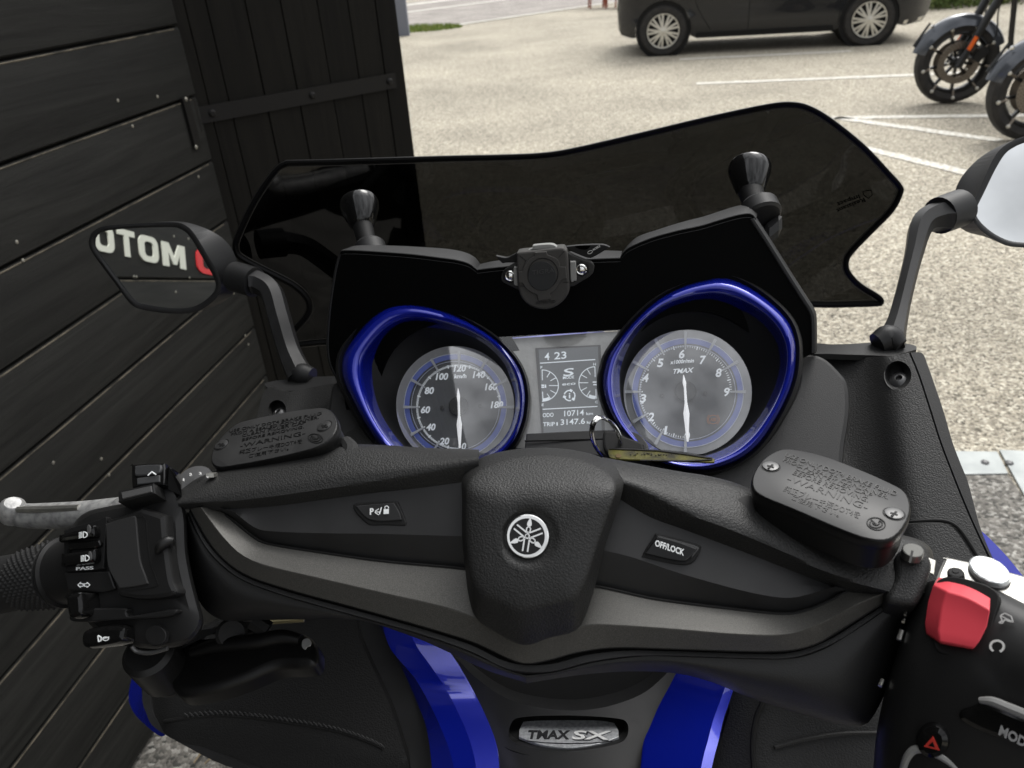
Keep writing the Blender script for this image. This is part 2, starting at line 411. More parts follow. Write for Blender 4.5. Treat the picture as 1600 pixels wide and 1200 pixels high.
def flat(name, pts, z, mat, kind='structure', parent=None, t=0.0):
    o = obj(name, sheet_v(pts, z), [tuple(range(len(pts)))], mat, parent, smooth=0, kind=kind)
    import bmesh
    bm = bmesh.new(); bm.from_mesh(o.data); bmesh.ops.recalc_face_normals(bm, faces=bm.faces)
    for f in bm.faces:
        if f.normal.z < 0: f.normal_flip()
    bm.to_mesh(o.data); bm.free(); return o
flat('ground', [(-150, -60), (150, -60), (150, 250), (-150, 250)], 0, gmat)
G = lambda x, y: tuple(ground(x, y)[:2])
# road beyond the car park, painted edge lines and verge
def strip(name, a, b, w_, z, mat, kind='structure', jag=0.0):
    a, b = np.array(a[:2]), np.array(b[:2]); d = b-a; L = np.linalg.norm(d); d = d/L; s = np.array([-d[1], d[0]])
    n = max(2, int(L/.08)) if jag else 2; Lp, Rp = [], []
    for i in range(n):
        c = a+d*L*i/(n-1); Lp.append(c+s*(w_/2+random.uniform(-jag, jag))); Rp.append(c-s*(w_/2+random.uniform(-jag, jag)))
    v = [np.array([p[0], p[1], z]) for p in Lp+Rp]; f = [(i, i+n, i+n+1, i+1) for i in range(n-1)]
    return obj(name, v, f, mat, None, 0, kind)
ra, rb = np.array(G(660, 48)), np.array(G(960, 4)); rd = (rb-ra)/np.linalg.norm(rb-ra); rn = np.array([-rd[1], rd[0]]); rn = rn if rn[1] > 0 else -rn
flat('road', [tuple(ra-rd*30), tuple(ra+rd*90), tuple(ra+rd*90+rn*9), tuple(ra-rd*30+rn*9)], .006, road_mat)
strip('road_edge_line', ra-rd*1.2+rn*.05, ra+rd*80+rn*.05, .18, .011, line_paint, jag=.01)
strip('road_edge_line', ra-rd*30+rn*5.2, ra+rd*80+rn*5.2, .30, .011, line_paint)
strip('road_edge_line', ra-rd*30+rn*8.0, ra+rd*80+rn*8.0, .6, .011, line_paint)
# parking bay lines
for (a, b, wd_) in (((1088, 131), (1392, 119), .085), ((1062, 93), (1330, 80), .07), ((1300, 184.5), (1570, 181), .075), ((1306, 184), (1562, 220), .075), ((1350, 232), (1600, 292), .075), ((1392, 119), (1700, 104), .085), ((1570, 181), (1900, 176), .075)):
    strip('parking_line', ground(*a), ground(*b), wd_*1.45, .004, line_paint, jag=.008)
# darker asphalt in front of the plates
flat('asphalt_patch', [(-1.6, -3.5), (3.4, -3.5), (3.6, .4), tuple(G(1800, 1010)), G(1607, 790), G(1574, 743), G(1450, 745), (.3, 1.72), (-.76, 1.62), (-1.0, .4)], .004, dark_asphalt)
# metal cover plates
plate_m = M('pale_galvanised_metal', (.36, .38, .37), .55, metal=.2, noise=(60, .0006), mottle=(14, (.28, .30, .295), .8))
def cover_plate(quad, bolts, label):
    c = np.mean([ground(*q) for q in quad], 0); t = empty('metal_cover_plate', c, label, 'cover plate', 'metal plates set across the asphalt')
    top = [ground(*q) + np.array([0, 0, .008]) for q in quad]; bot = [p*np.array([1, 1, 0])+np.array([0, 0, .002]) for p in top]
    obj('plate', top+bot, [(0, 1, 2, 3), (4, 7, 6, 5), (0, 4, 5, 1), (1, 5, 6, 2), (2, 6, 7, 3), (3, 7, 4, 0)], plate_m, t, 0)
    for q in bolts:
        MB().lathe(ground(*q)+np.array([0, 0, .007]), (0, 0, 1), [(.011, 0), (.011, .004), (.007, .006), (.003, .0045)], 16).build('bolt', screw_steel, t)
cover_plate([(1440, 707), (1557, 709), (1574, 743), (1450, 745)], [(1538, 726)], 'grey metal plate beside the scooter fairing, left of the joint')
cover_plate([(1561, 706), (1700, 712), (1760, 815), (1607, 790)], [(1576, 727)], 'grey metal plate at the right edge, slanting across the asphalt')
# twigs under the wall
twig_m = M('dry_twig', (.24, .19, .12), .8, noise=(300, .001))
for i, (a, b) in enumerate((((305, 1198), (330, 1165)), ((322, 1199), (352, 1176)))):
    A, B = ground(*a), ground(*b); A[2] = B[2] = .012
    tag(MB().tube([A, (A+B)/2+np.array([.004, .003, .006]), B], [.0016, .0022, .001], 6, n=6).build('twig', twig_m), 'thin dry twig lying nearest the wall corner below the scooter' if i == 0 else 'short dry twig lying beside the longer one under the scooter', 'twig')

# ---------------------------------------------------------------- plank wall
AZ = math.radians(11.0); wdir = np.array([math.sin(AZ), math.cos(AZ), 0]); wn = np.array([math.cos(AZ), -math.sin(AZ), 0])
WA = ground(220, 1190)
def wall_hit(px, py):
    r = ray(px, py); return CAM + r*np.dot(WA-CAM, wn)/np.dot(r, wn)
KL = np.dot(wall_hit(272, 0)-WA, wdir)          # distance along the wall to its far end
Wp = lambda s, z, off=0.0: WA + wdir*s + np.array([0, 0, z]) + wn*off
def wood(name, axis, seedcol=(.0155, .0150, .0125)):
    m = bpy.data.materials.new(name); m.use_nodes = True; n = m.node_tree; b = n.nodes['Principled BSDF']; lk = n.links.new
    g = n.nodes.new('ShaderNodeNewGeometry'); oi = n.nodes.new('ShaderNodeObjectInfo')
    ad = n.nodes.new('ShaderNodeVectorMath'); ad.operation = 'MULTIPLY_ADD'; cx = n.nodes.new('ShaderNodeCombineXYZ')
    for i in range(3): lk(oi.outputs['Random'], cx.inputs[i])
    ad.inputs[1].default_value = (17, 13, 11); lk(cx.outputs[0], ad.inputs[0]); lk(g.outputs['Position'], ad.inputs[2])
    mp = n.nodes.new('ShaderNodeMapping'); mp.vector_type = 'TEXTURE'
    if axis == 'h': mp.inputs['Rotation'].default_value = (0, 0, math.radians(90)-AZ); mp.inputs['Scale'].default_value = (8, .5, .5)
    else: mp.inputs['Scale'].default_value = (.5, .5, 8)
    lk(ad.outputs[0], mp.inputs['Vector'])
    t = n.nodes.new('ShaderNodeTexNoise'); t.inputs['Scale'].default_value = 22; t.inputs['Detail'].default_value = 8; t.inputs['Roughness'].default_value = .65; t.inputs['Distortion'].default_value = .8
    lk(mp.outputs[0], t.inputs['Vector'])
    r = n.nodes.new('ShaderNodeValToRGB'); r.color_ramp.elements[0].position = .32; r.color_ramp.elements[0].color = (*[c*.62 for c in seedcol], 1)
    r.color_ramp.elements[1].position = .68; r.color_ramp.elements[1].color = (*[c*1.5 for c in seedcol], 1); lk(t.outputs['Fac'], r.inputs[0])
    # broad tone shift board to board and knots
    mr = n.nodes.new('ShaderNodeMapRange'); mr.inputs['To Min'].default_value = .8; mr.inputs['To Max'].default_value = 1.25; lk(oi.outputs['Random'], mr.inputs['Value'])
    kn = n.nodes.new('ShaderNodeTexVoronoi'); kn.inputs['Scale'].default_value = 2.3; mp2 = n.nodes.new('ShaderNodeMapping'); mp2.vector_type = 'TEXTURE'
    mp2.inputs['Rotation'].default_value = mp.inputs['Rotation'].default_value; mp2.inputs['Scale'].default_value = (1.6, 1, 1) if axis == 'h' else (1, 1, 1.6)
    lk(ad.outputs[0], mp2.inputs['Vector']); lk(mp2.outputs[0], kn.inputs['Vector'])
    km = n.nodes.new('ShaderNodeMapRange'); km.inputs['From Min'].default_value = .02; km.inputs['From Max'].default_value = .10; km.inputs['To Min'].default_value = .45; km.inputs['To Max'].default_value = 1; lk(kn.outputs['Distance'], km.inputs['Value'])
    mu = n.nodes.new('ShaderNodeMath'); mu.operation = 'MULTIPLY'; lk(mr.outputs[0], mu.inputs[0]); lk(km.outputs[0], mu.inputs[1])
    x = n.nodes.new('ShaderNodeMix'); x.data_type = 'RGBA'; x.blend_type = 'MULTIPLY'; x.inputs[0].default_value = 1; lk(r.outputs[0], x.inputs[6]); lk(mu.outputs[0], x.inputs[7]); lk(x.outputs[2], b.inputs['Base Color'])
    b.inputs['Roughness'].default_value = .7; b.inputs['Specular IOR Level'].default_value = .16
    bp = n.nodes.new('ShaderNodeBump'); bp.inputs['Distance'].default_value = .0012; lk(t.outputs['Fac'], bp.inputs['Height']); lk(bp.outputs[0], b.inputs['Normal'])
    return m
wood_h = wood('black_stained_planks', 'h', (.0118, .0118, .0106)); wood_v = wood('black_stained_boards', 'v', (.0050, .0045, .0034))
edge_wood = M('raw_plank_edge', (.11, .095, .07), .8, noise=(200, .0005), mottle=(25, (.03, .027, .02), 1))
nail_m = M('nail_head', (.30, .29, .25), .4, metal=.7)
wall = empty('plank_wall', Wp(0, 0, -.02), 'black stained horizontal plank wall filling the left side beside the scooter', 'wall')
PH = .148; S0 = -4.2
def plank_mesh(zb, zt, s0, s1, z0j=0.0):
    mb = MB(); e = .0035
    prof = [(-.022, zb), (-.004, zb), (0, zb+e), (0, zt-e*1.6), (-.003, zt), (-.022, zt)]; L = []
    n = 26
    for i in range(n+1):
        s = s0+(s1-s0)*i/n; wob = .0012*math.sin(s*2.1+zb*40)
        L.append([Wp(s, z+wob*(1 if z > (zb+zt)/2 else .6), o) for o, z in prof])
    return mb.loops(L)
for k in range(-14, 16):
    zt = 1.341 + PH*(-k) ; zb = zt-PH+.0045
    if zt < .1: continue
    plank_mesh(zb, zt, S0, KL-.01).build('plank', wood_h, wall, 40)
MB().add([Wp(S0, .02, -.024), Wp(KL, .02, -.024), Wp(KL, 3.4, -.024), Wp(S0, 3.4, -.024)], [(0, 1, 2, 3)]).build('backing_board', black, wall, 0)
# a bright worn upper arris where the paint has rubbed off each plank
for k in range(-3, 9):
    zt = 1.341-PH*k
    if zt < .1: continue
    MB().tube([Wp(S0+(KL-.03-S0)*i/30, zt-.0028+.0012*math.sin((S0+(KL-.03-S0)*i/30)*2.1+(zt-PH+.0045)*40), -.0012) for i in range(31)], .0017, 5).build('plank_arris', edge_wood, wall)
nails = [(26, 378), (36, 407), (83, 723), (158, 717), (170, 742), (365, 458), (383, 524), (388, 538), (246, 151), (207, 197), (310, 276), (184, 157)]
for q in nails:
    h = wall_hit(*q); MB().lathe(h, wn, [(.0034, -.001), (.0034, .0008), (.0018, .0016)], 10).build('nail', nail_m, wall)
for s in (-3.2, -2.4, -1.5, -.7): 
    for k in range(0, 4): MB().lathe(Wp(s+.02*k % .05, 1.341-PH*k-.03), wn, [(.0034, -.001), (.0034, .0008), (.0018, .0016)], 8).build('nail', nail_m, wall)

# ---------------------------------------------------------------- gate at the far end of the wall
K = Wp(KL, 0); GAZ = math.radians(52.0); gd = np.array([math.sin(GAZ), math.cos(GAZ), 0]); gn = np.array([math.cos(GAZ), -math.sin(GAZ), 0])
def gate_hit(px, py, off=0.0):
    r = ray(px, py); return CAM + r*np.dot(K+gn*off-CAM, gn)/np.dot(r, gn)
gs = lambda px, py: float(np.dot(gate_hit(px, py)-K, gd))
GW = gs(634, 130); Gp = lambda s, z, off=0.0: K + gd*s + np.array([0, 0, z]) + gn*off
gate = empty('boarded_gate', Gp(0, 0), 'tall dark gate of vertical boards with a strap hinge behind the windscreen', 'gate')
gx = [-.03, .02] + [gs(x, y) for x, y in ((335, 60), (395, 60), (449, 60), (505, 60), (552, 60), (594, 60))] + [GW]
gx = sorted(gx[:2]+[g for g in gx[2:]])
for a, b in zip(gx[:-1], gx[1:]):
    if b-a < .02: continue
    mb = MB(); L = []
    for z in (.06, 1.1, 2.2, 3.3):
        j = .001*math.sin(z*3+a*20)
        L.append([Gp(a+.0006, z, -.03+j), Gp(b-.0006, z, -.03+j), Gp(b-.0006, z, -.002+j), Gp(b-.0022, z, j), Gp(a+.0022, z, j), Gp(a+.0006, z, -.002+j)])
    mb.loops(L).build('board', wood_v, gate, 30)
MB().add([Gp(-.03, .07, -.031), Gp(GW, .07, -.031), Gp(GW, 3.3, -.031), Gp(-.03, 3.3, -.031)], [(0, 1, 2, 3)]).build('rear_board', black, gate, 0)
iron = M('black_iron', (.008, .0075, .007), .5, metal=.3, noise=(400, .0003))
a, b = gate_hit(312, 181, .006), gate_hit(618, 125, .006); hz = .5*(a[2]+b[2]); sa, sb = float(np.dot(a-K, gd)), float(np.dot(b-K, gd))
st = MB().box(Gp((sa+sb)/2, hz, .004), gd*(sb-sa)/2, gn*.0035, np.array([0, 0, .019])).build('strap_hinge', iron, gate, 0)
for i, s in enumerate((sa+.03, (sa+sb)/2+.02, sb-.02)):
    MB().lathe(Gp(s, hz, .007), gn, [(.009, 0), (.009, .003), (.005, .006)], 12).build('bolt', iron, st)
MB().tube([Gp(sa-.012, hz-.035, .01), Gp(sa-.012, hz+.04, .01)], .009, 12).build('knuckle', iron, st)
MB().box(wall_hit(296, 192)+wn*.003, wdir*.013, wn*.004, np.array([0, 0, .055])).build('hinge_plate', iron, wall, 0)
for q in ((286, 155), (302, 230)): MB().lathe(wall_hit(*q)+wn*.006, wn, [(.005, 0), (.005, .002), (.003, .004)], 10).build('screw', nail_m, wall)
MB().box(Gp(-.015, 1.5, -.06), gd*.02, gn*.03, np.array([0, 0, 1.5])).build('end_post', black, wall, 0)  # black corner post that also paints in the shadow gap there
# gate stay on the ground at its free edge
MB().tube([Gp(GW-.03, .18, .012), Gp(GW-.03, .02, .012), Gp(GW+.03, .015, .012)], .008, 8).build('drop_bolt', iron, gate)

# ---------------------------------------------------------------- things at the far edge of the car park
post = empty('notice_post', ground(630, 55), 'grey post with white notice seen past the gate edge', 'notice post')
b0 = ground(628, 56); rr = nrm(np.array([rt[0], rt[1], 0])); tb = np.array([-rr[1], rr[0], 0])
MB().box(b0+np.array([0, 0, .42]), rr*.16, tb*.08, (0, 0, .42)).build('base_block', M('grey_post', (.16, .17, .20), .6), post, 0)
MB().box(b0+np.array([0, 0, 1.4])-tb*.0, rr*.15, tb*.04, (0, 0, .55)).build('notice_board', M('notice_white', (.6, .6, .55), .6), post, 0)
for k in range(5): MB().box(b0+np.array([0, 0, 1.0+.18*k])-tb*.045+rr*0, rr*.012*(k % 2+1), tb*.004, (0, 0, .07)).build('notice_strip', M('notice_strip_%s' % 'abcde'[k], (.15, .15, .15), .6), post, 0)
def tuft(name, c, r, n, h, colr, label, cat, kind=None):
    mb = MB()
    for i in range(n):
        a, q = random.uniform(0, 6.3), r*math.sqrt(random.random()); b = np.array(c)+np.array([math.cos(a)*q, math.sin(a)*q*.6, 0]); hh = h*random.uniform(.5, 1.1)*(1-.5*q/r)
        d = np.array([random.uniform(-1, 1), random.uniform(-1, 1), 0])*hh*.4; s = np.array([-d[1], d[0], 0]); s = s/(np.linalg.norm(s)+1e-6)*h*.06
        mb.add([b-s, b+s, b+d*.5+s*.7+(0, 0, hh*.6), b+d+(0, 0, hh)], [(0, 1, 2), (0, 2, 3)])
    return tag(mb.build(name, colr, None, 0), label, cat, kind=kind)
grass_m = M('grass_blades', (.13, .20, .035), .6, mottle=(6, (.24, .27, .07), 1))
tuft('grass', ground(657, 47), .9, 1500, .16, grass_m, 'patch of green grass at the kerb beyond the gate', 'grass', 'stuff')
stone = ground_mat('rough_stone', (.38, .34, .26), (.12, .11, .08), (.55, .5, .42), 6, .03)
sw = empty('stone_wall', (8.5, 15.2, 0), 'low pale stone wall behind the parked motorcycles', 'wall')
for i in range(26):
    for j in range(4):
        x = 6.4+i*.30+(j % 2)*.14; z = .15+j*.27
        q = MB().box((x, 15.2+.02*math.sin(i*3+j), z), (.14, 0, .004*math.sin(i)), (0, .12, 0), (0, 0, .125)); o = q.build('stone', stone, sw, 0)
        bv = o.modifiers.new('b', 'BEVEL'); bv.width = .03; bv.segments = 1
leafm = M('shrub_leaves', (.07, .11, .03), .6, mottle=(5, (.15, .18, .06), 1))
for i, (x, y, lab) in enumerate(((6.9, 14.8, 'low green shrub at the wall foot just right of the parked car'), (8.0, 14.7, 'low green shrub behind the nearer motorcycle fork'), (8.9, 14.8, 'low green shrub rightmost along the stone wall'))):
    mb = MB(); 
    for k in range(700):
        p = np.array([random.gauss(0, .28), random.gauss(0, .15), abs(random.gauss(.15, .16))])+np.array([x, y, 0]); d = np.array([random.gauss(0, 1) for _ in range(3)]); d = nrm(d)*.05; e = nrm(np.cross(d, [random.random(), 1, .3]))*.02
        mb.add([p-e, p+d, p+e, p-d*.6], [(0, 1, 2, 3)])
    s_ = empty('shrub', (x, y, 0), lab, 'shrub', 'shrubs at the foot of the stone wall')
    mb.build('foliage', leafm, s_, 0)
    for k in range(4): MB().tube([(x+.04*k-.06, y, 0), (x+.1*k-.15, y, .3)], [.012, .006], 6).build('stem', twig_m, s_)
chair_m = M('brown_red_plastic', (.25, .06, .03), .5)
for i, (px, lab) in enumerate(((934, 'red brown terrace chair leftmost at the top of the view'), (957, 'red brown terrace chair second from the left at the top edge'), (977, 'red brown terrace chair touching the rear of the parked car'))):
    c = ground(px, 12); c_ = empty('terrace_chair', c, lab, 'chair', 'terrace chairs beyond the car park')
    for sx in (-.2, .2):
        for sy in (-.2, .2): MB().tube([c+(sx, sy, 0), c+(sx*.9, sy*.9, .45)], .018, 8).build('leg', chair_m, c_)
    MB().box(c+(0, 0, .46), (.22, 0, 0), (0, .22, 0), (0, 0, .015)).build('seat', chair_m, c_, 0)
    MB().box(c+(0, .22, .7), (.21, 0, 0), (0, .015, 0), (0, 0, .2)).build('backrest', chair_m, c_, 0)

# ---------------------------------------------------------------- parked car
car_paint = M('dark_grey_car_paint', (.006, .007, .009), .25, metal=.1, coat=.5, spec=.3)
tyre_m = M('tyre_rubber', (.022, .021, .020), .75, noise=(300, .0008), mottle=(20, (.05, .045, .04), .5))
rim_m = M('silver_wheel_trim', (.62, .60, .54), .35, metal=.75)
glass_dark = M('dark_car_glass', (.008, .010, .010), .05, spec=.8)
lamp_red = M('rear_lamp_red', (.35, .01, .01), .15, coat=.6)
cR, cF = ground(1035, 88), ground(1352, 72)
fx = nrm(cF-cR); fy = np.cross([0, 0, 1.0], fx); WB = float(np.linalg.norm(cF-cR)); cO = (cF+cR)/2
if fy[1] < 0: fy = -fy
CP = lambda x, y, z: cO + fx*x + fy*y + np.array([0, 0, z])     # x towards the front, y away from the camera
car = empty('parked_car', CP(0, .85, 0), 'dark grey hatchback parked side on across the car park with silver wheel trims', 'car')
h = WB/2; R_ = .315
def arch(cx, r=.37, z0=.30):
    a0 = math.asin((z0-.315)/r); return [(cx+r*math.cos(a), .315+r*math.sin(a)) for a in np.linspace(math.pi-a0, a0, 13)]
prof = [(-h-.60, .34), (-h-.56, .27), (-h-.42, .24)] + [(x, z) for x, z in arch(-h, .37, .24)] + [(-h+.45, .20), (h-.45, .20)] + [(x, z) for x, z in arch(h, .37, .24)] + \
       [(h+.45, .22), (h+.72, .24), (h+.82, .36), (h+.84, .60), (h+.72, .76), (h+.3, .93), (h-.15, 1.02), (h-.75, 1.40), (h-1.2, 1.47), (-h+.2, 1.46), (-h-.3, 1.36), (-h-.50, 1.02), (-h-.60, .85), (-h-.62, .60)]
def inset(x, z):
    e = 0
    if x > h+.25: e += .42*((x-h-.25)/.6)**2.2
    if x < -h-.25: e += .30*((-h-.25-x)/.37)**2.2
    if z > .95: e += (z-.95)*.48
    e += .05*max(0, (.45-z)/.25)**1.5 + .02*math.cos((z-.55)*6)
    return e
V, T = fill2d(prof, step=.13)
V3 = [CP(x, inset(x, z)-.02, z) for x, z in V]
v, f = solid(V3, T, lambda i: fy*(1.74-2*(inset(*V[i])-.02)))
body = obj('body', v, f, car_paint, car, 40); clean(body)
side = lambda x, z, o=.006: CP(x, inset(x, z)-.02-o, z)
def side_poly(name, pts, mat, par, o=.006, step=.12):
    V, T = fill2d(pts, step=step); V3 = [side(x, z, o) for x, z in V]; v, f = solid(V3, T, lambda i: fy*.012); ob = obj(name, v, f, mat, par, 40); clean(ob); return ob
side_poly('window', [(h-.22, 1.0), (h-.78, 1.36), (h-1.08, 1.40), (h-1.10, .99)], glass_dark, car)
side_poly('window', [(h-1.16, .99), (h-1.14, 1.40), (-h+.30, 1.39), (-h+.05, 1.28), (-h+.02, 1.0)], glass_dark, car)
side_poly('sill', [(-h+.42, .215), (h-.42, .215), (h-.44, .27), (-h+.44, .27)], black, car, .012)
seam = M('panel_gap', (.002, .002, .002), .8)
for pts in ([(-h+.62, .30), (-h+.42, .62), (-h+.38, .95)], [(-h+1.10, .28), (-h+1.10, .97)], [(h-.38, .28), (h-.36, .70), (h-.30, .97)]):
    q = cr_open(pts, 14); MB().tube([side(x, z, .002) for x, z in q], .004, 5).build('door_seam', seam, car)
for x in (-h+.95, h-1.0): MB().tube([side(x-.09, .83, .02), side(x, .835, .035), side(x+.09, .83, .02)], .012, 8, n=8).build('door_handle', car_paint, car)
side_poly('tail_lamp', [(-h-.56, .80), (-h-.30, .86), (-h-.35, .95), (-h-.55, .93)], lamp_red, car, .008)
side_poly('headlamp', [(h+.36, .72), (h+.66, .66), (h+.62, .78), (h+.40, .86)], M('headlamp_glass', (.5, .52, .52), .1, coat=.8), car, .008)
def wheel(parent, c, ax, r, kind='car', name='wheel'):
    """c hub centre on the outer face, ax points outward to the viewer"""
    tr = MB().lathe(c, ax, [(r*.66, -.19), (r*.9, -.20), (r*.985, -.17), (r, -.10), (r*.985, -.03), (r*.93, -.004), (r*.80, .003), (r*.70, -.008), (r*.66, -.03)], 48, False, False).build(name, tyre_m, parent)
    a = nrm(np.cross(ax, [0, 0, 1])); b = np.cross(ax, a)
    MB().lathe(c, ax, [(r*.70, -.008), (r*.68, .001), (r*.655, -.004), (r*.64, -.04), (r*.2, -.06)], 40, False, True).build('rim', black, tr)
    MB().lathe(c, ax, [(r*.69, -.004), (r*.675, .006), (r*.64, .004), (r*.63, -.012)], 40, False, False).build('rim_lip', rim_m, tr)
    for i in range(9):
        for j in (-1, 1):
            t = 2*math.pi*i/9 + j*.13; d = a*math.cos(t)+b*math.sin(t); t2 = 2*math.pi*i/9+j*.06+.12; e = a*math.cos(t2)+b*math.sin(t2); s = np.cross(ax, d)
            mb = MB(); p0, p1 = c+e*r*.10+ax*.006, c+d*r*.65
            mb.box((p0+p1)/2, (p1-p0)/2, s*r*.038, ax*.008); mb.build('spoke', rim_m, tr, 0)
    MB().lathe(c, ax, [(r*.16, -.01), (r*.15, .012), (r*.05, .02)], 20, False, True).build('hub_cap', rim_m, tr)
    return tr
for x in (-h, h):
    MB().lathe(CP(x, .30, .315), -fy, [(.365, -.1), (.365, .27), (.34, .27)], 32, True, True).build('wheel_well', black, car)
    wheel(car, CP(x, -.012, .315), -fy, R_)
    wheel(car, CP(x, 1.72, .315), fy, R_)
MB().box(CP(h-.35, -.10, 1.02), fx*.09, fy*.08, (0, 0, .06)).build('door_mirror', car_paint, car, 0)
side_poly('front_trim', [(h+.43, .235), (h+.70, .25), (h+.74, .30), (h+.44, .28)], rim_m, car, .01)

# ---------------------------------------------------------------- motorcycles
fender_m = M('grey_fender_paint', (.075, .082, .095), .25, metal=.4, coat=.8)
moto_black = M('motorcycle_black', (.012, .012, .012), .3, coat=.3)
disc_m = M('brake_disc_metal', (.22, .19, .155), .45, metal=.85)
amber_lens = M('amber_reflector', (.75, .13, .02), .3, emit=None)
def motorcycle(front, heading, label, wr=.335, turn=0.0):
    """front: ground contact of the front wheel; heading: unit vector the motorcycle points along"""
    hd = nrm(np.array([heading[0], heading[1], 0])); sd_ = np.cross([0, 0, 1.0], hd); sd_ = sd_ if np.dot(sd_, CAM-front) > 0 else -sd_
    Q = lambda x, y, z: front - hd*x + sd_*y + np.array([0, 0, z])      # x to the rear, y towards the viewer
    t = empty('touring_motorcycle', Q(.8, 0, 0), label, 'motorcycle', 'black touring motorcycles parked beside the lines')
    c = Q(0, 0, wr); ax = sd_
    def mwheel(c, wr, wd_=.065):
        o = MB().lathe(c, ax, [(wr*.74, -wd_*.8), (wr*.86, -wd_), (wr*.96, -wd_*.8), (wr, 0), (wr*.96, wd_*.8), (wr*.86, wd_), (wr*.74, wd_*.8), (wr*.72, 0)], 56, False, False)
        o.loops([o.v[-56:], o.v[:56]], False, False); ty = o.build('wheel', tyre_m, t)
        MB().lathe(c, ax, [(wr*.74, -.045), (wr*.74, .045), (wr*.70, .05), (wr*.66, .035), (wr*.64, 0), (wr*.66, -.035), (wr*.70, -.05), (wr*.74, -.045)], 56, False, False).build('rim', moto_black, ty)
        a = nrm(np.cross(ax, [0, 0, 1])); b = np.cross(ax, a)
        for i in range(9):
            h_ = 2*math.pi*i/9+.2; d = a*math.cos(h_)+b*math.sin(h_); s = np.cross(ax, d)
            MB().box(c+d*wr*.40, d*wr*.28, s*wr*.032, ax*.014).build('spoke', moto_black, ty, 0)
            MB().tube([c+d*wr*.66+ax*.045, c+d*wr*.82+ax*.062], .009, 8).build('spoke_tip', disc_m, ty)
            MB().lathe(c+d*wr*.84+ax*.056, ax, [(.014, 0), (.014, .014), (.008, .018)], 10).build('balance_weight', rim_m, ty)
        for sgn in (1, -1):
            mb = MB(); n = 48
            for r1, r2 in ((.50, .40),):
                L = []
                for (rr_, y) in ((wr*.50, .052), (wr*.50, .058), (wr*.34, .058), (wr*.34, .052), (wr*.50, .052)):
                    L.append([c+ax*y*sgn+(a*math.cos(2*math.pi*k/n)+b*math.sin(2*math.pi*k/n))*rr_ for k in range(n)])
                mb.loops(L, False, False)
            dk = mb.build('brake_disc', disc_m, t)
            if sgn == 1:
                hl = MB()
                for k in range(36):
                    for q in (.37, .42, .47):
                        an = 2*math.pi*(k+q*7)/36; hl.lathe(c+ax*.0585+(a*math.cos(an)+b*math.sin(an))*wr*q, ax, [(.0042, 0), (.0042, .0008)], 6)
                tag(hl.build('disc_holes', black, dk), kind='stuff')
        MB().lathe(c-ax*.07, ax, [(.03, 0), (.045, .02), (.05, .06), (.05, .08), (.045, .12), (.03, .14)], 24).build('hub', moto_black, ty)
        for k in range(5):
            an = 2*math.pi*k/5; MB().lathe(c+ax*.058+(a*math.cos(an)+b*math.sin(an))*wr*.26, ax, [(.010, 0), (.010, .006)], 8).build('disc_bolt', chrome, ty)
    mwheel(c, wr); mwheel(Q(1.62, 0, wr*.95), wr*.95, .08)
    # front fender
    def fender(cx, cz, r, a0, a1, wd_, name):
        L = []
        for a in np.linspace(a0, a1, 26):
            ca, sa_ = math.cos(a), math.sin(a); tp = 1-.25*abs((a-(a0+a1)/2)/((a1-a0)/2))**3; row = []
            for k in range(9):
                u = (k-4)/4; rr_ = r-.085*abs(u)**2.6; row.append(Q(cx-rr_*ca, u*wd_*tp, cz+rr_*sa_))
            for k in range(8, -1, -1):
                u = (k-4)/4; rr_ = r-.006-.085*abs(u)**2.6; row.append(Q(cx-rr_*ca, u*(wd_*tp-.006), cz+rr_*sa_))
            L.append(row)
        return MB().loops(L).build(name, fender_m, t)
    fender(0, wr, wr*1.13, math.radians(14), math.radians(158), .085, 'front_fender')
    fender(1.62, wr*.95, wr*1.12, math.radians(40), math.radians(175), .11, 'rear_fender')
    MB().tube([Q(-wr*1.10, .0, wr*1.42), Q(-wr*.80, .0, wr*1.95)], [.012, .010], 8).build('fender_trim', moto_black, t)
    MB().lathe(Q(-wr*.80, .05, wr*1.88), ax, [(.012, 0), (.016, .012), (.008, .02)], 12).build('fender_stud', chrome, t)
    # fork
    for s in (-1, 1):
        MB().tube([Q(-.02, s*.105, wr-.03), Q(.14, s*.105, wr+.36), Q(.18, s*.105, wr+.46)], [.030, .034, .034], 14).build('fork_slider', moto_black, t)
        MB().tube([Q(.17, s*.105, wr+.44), Q(.40, s*.105, wr+.98)], [.027, .027], 12).build('fork_tube', moto_black, t)
        MB().box(Q(.045, s*.142, wr+.16), Q(.022, 0, .05)-Q(0, 0, 0), sd_*.008, Q(.012, 0, -.007)-Q(0, 0, 0)).build('reflector', amber_lens, t, 0)
        # caliper behind the fork
        MB().box(Q(.135, s*.10, wr+.07), Q(.035, 0, .05)-Q(0, 0, 0), sd_*.032, Q(.03, 0, -.02)-Q(0, 0, 0)).build('brake_caliper', moto_black, t, 0)
        MB().tube([Q(.16, s*.13, wr+.10), Q(.22, s*.13, wr+.22), Q(.20, s*.12, wr+.42), Q(.28, s*.1, wr+.62)], .006, 6, n=14).build('brake_hose', black, t)
    MB().lathe(Q(.32, .165, wr+.60), ax, [(.035, 0), (.04, .03), (.03, .05)], 16).build('turn_signal', amber_lens, t)
    # fairing, bars, tank, seat, engine, cases, pipes
    fa = MB(); L = []
    for x, zc, rz, ry in ((.05, wr+.83, .05, .06), (.10, wr+.83, .18, .22), (.22, wr+.85, .26, .34), (.36, wr+.86, .25, .36), (.42, wr+.86, .20, .33)):
        L.append([Q(x, ry*math.cos(a), zc+rz*math.sin(a)) for a in np.linspace(0, 2*math.pi, 25)[:-1]])
    fa.loops(L).build('fairing', moto_black, t)
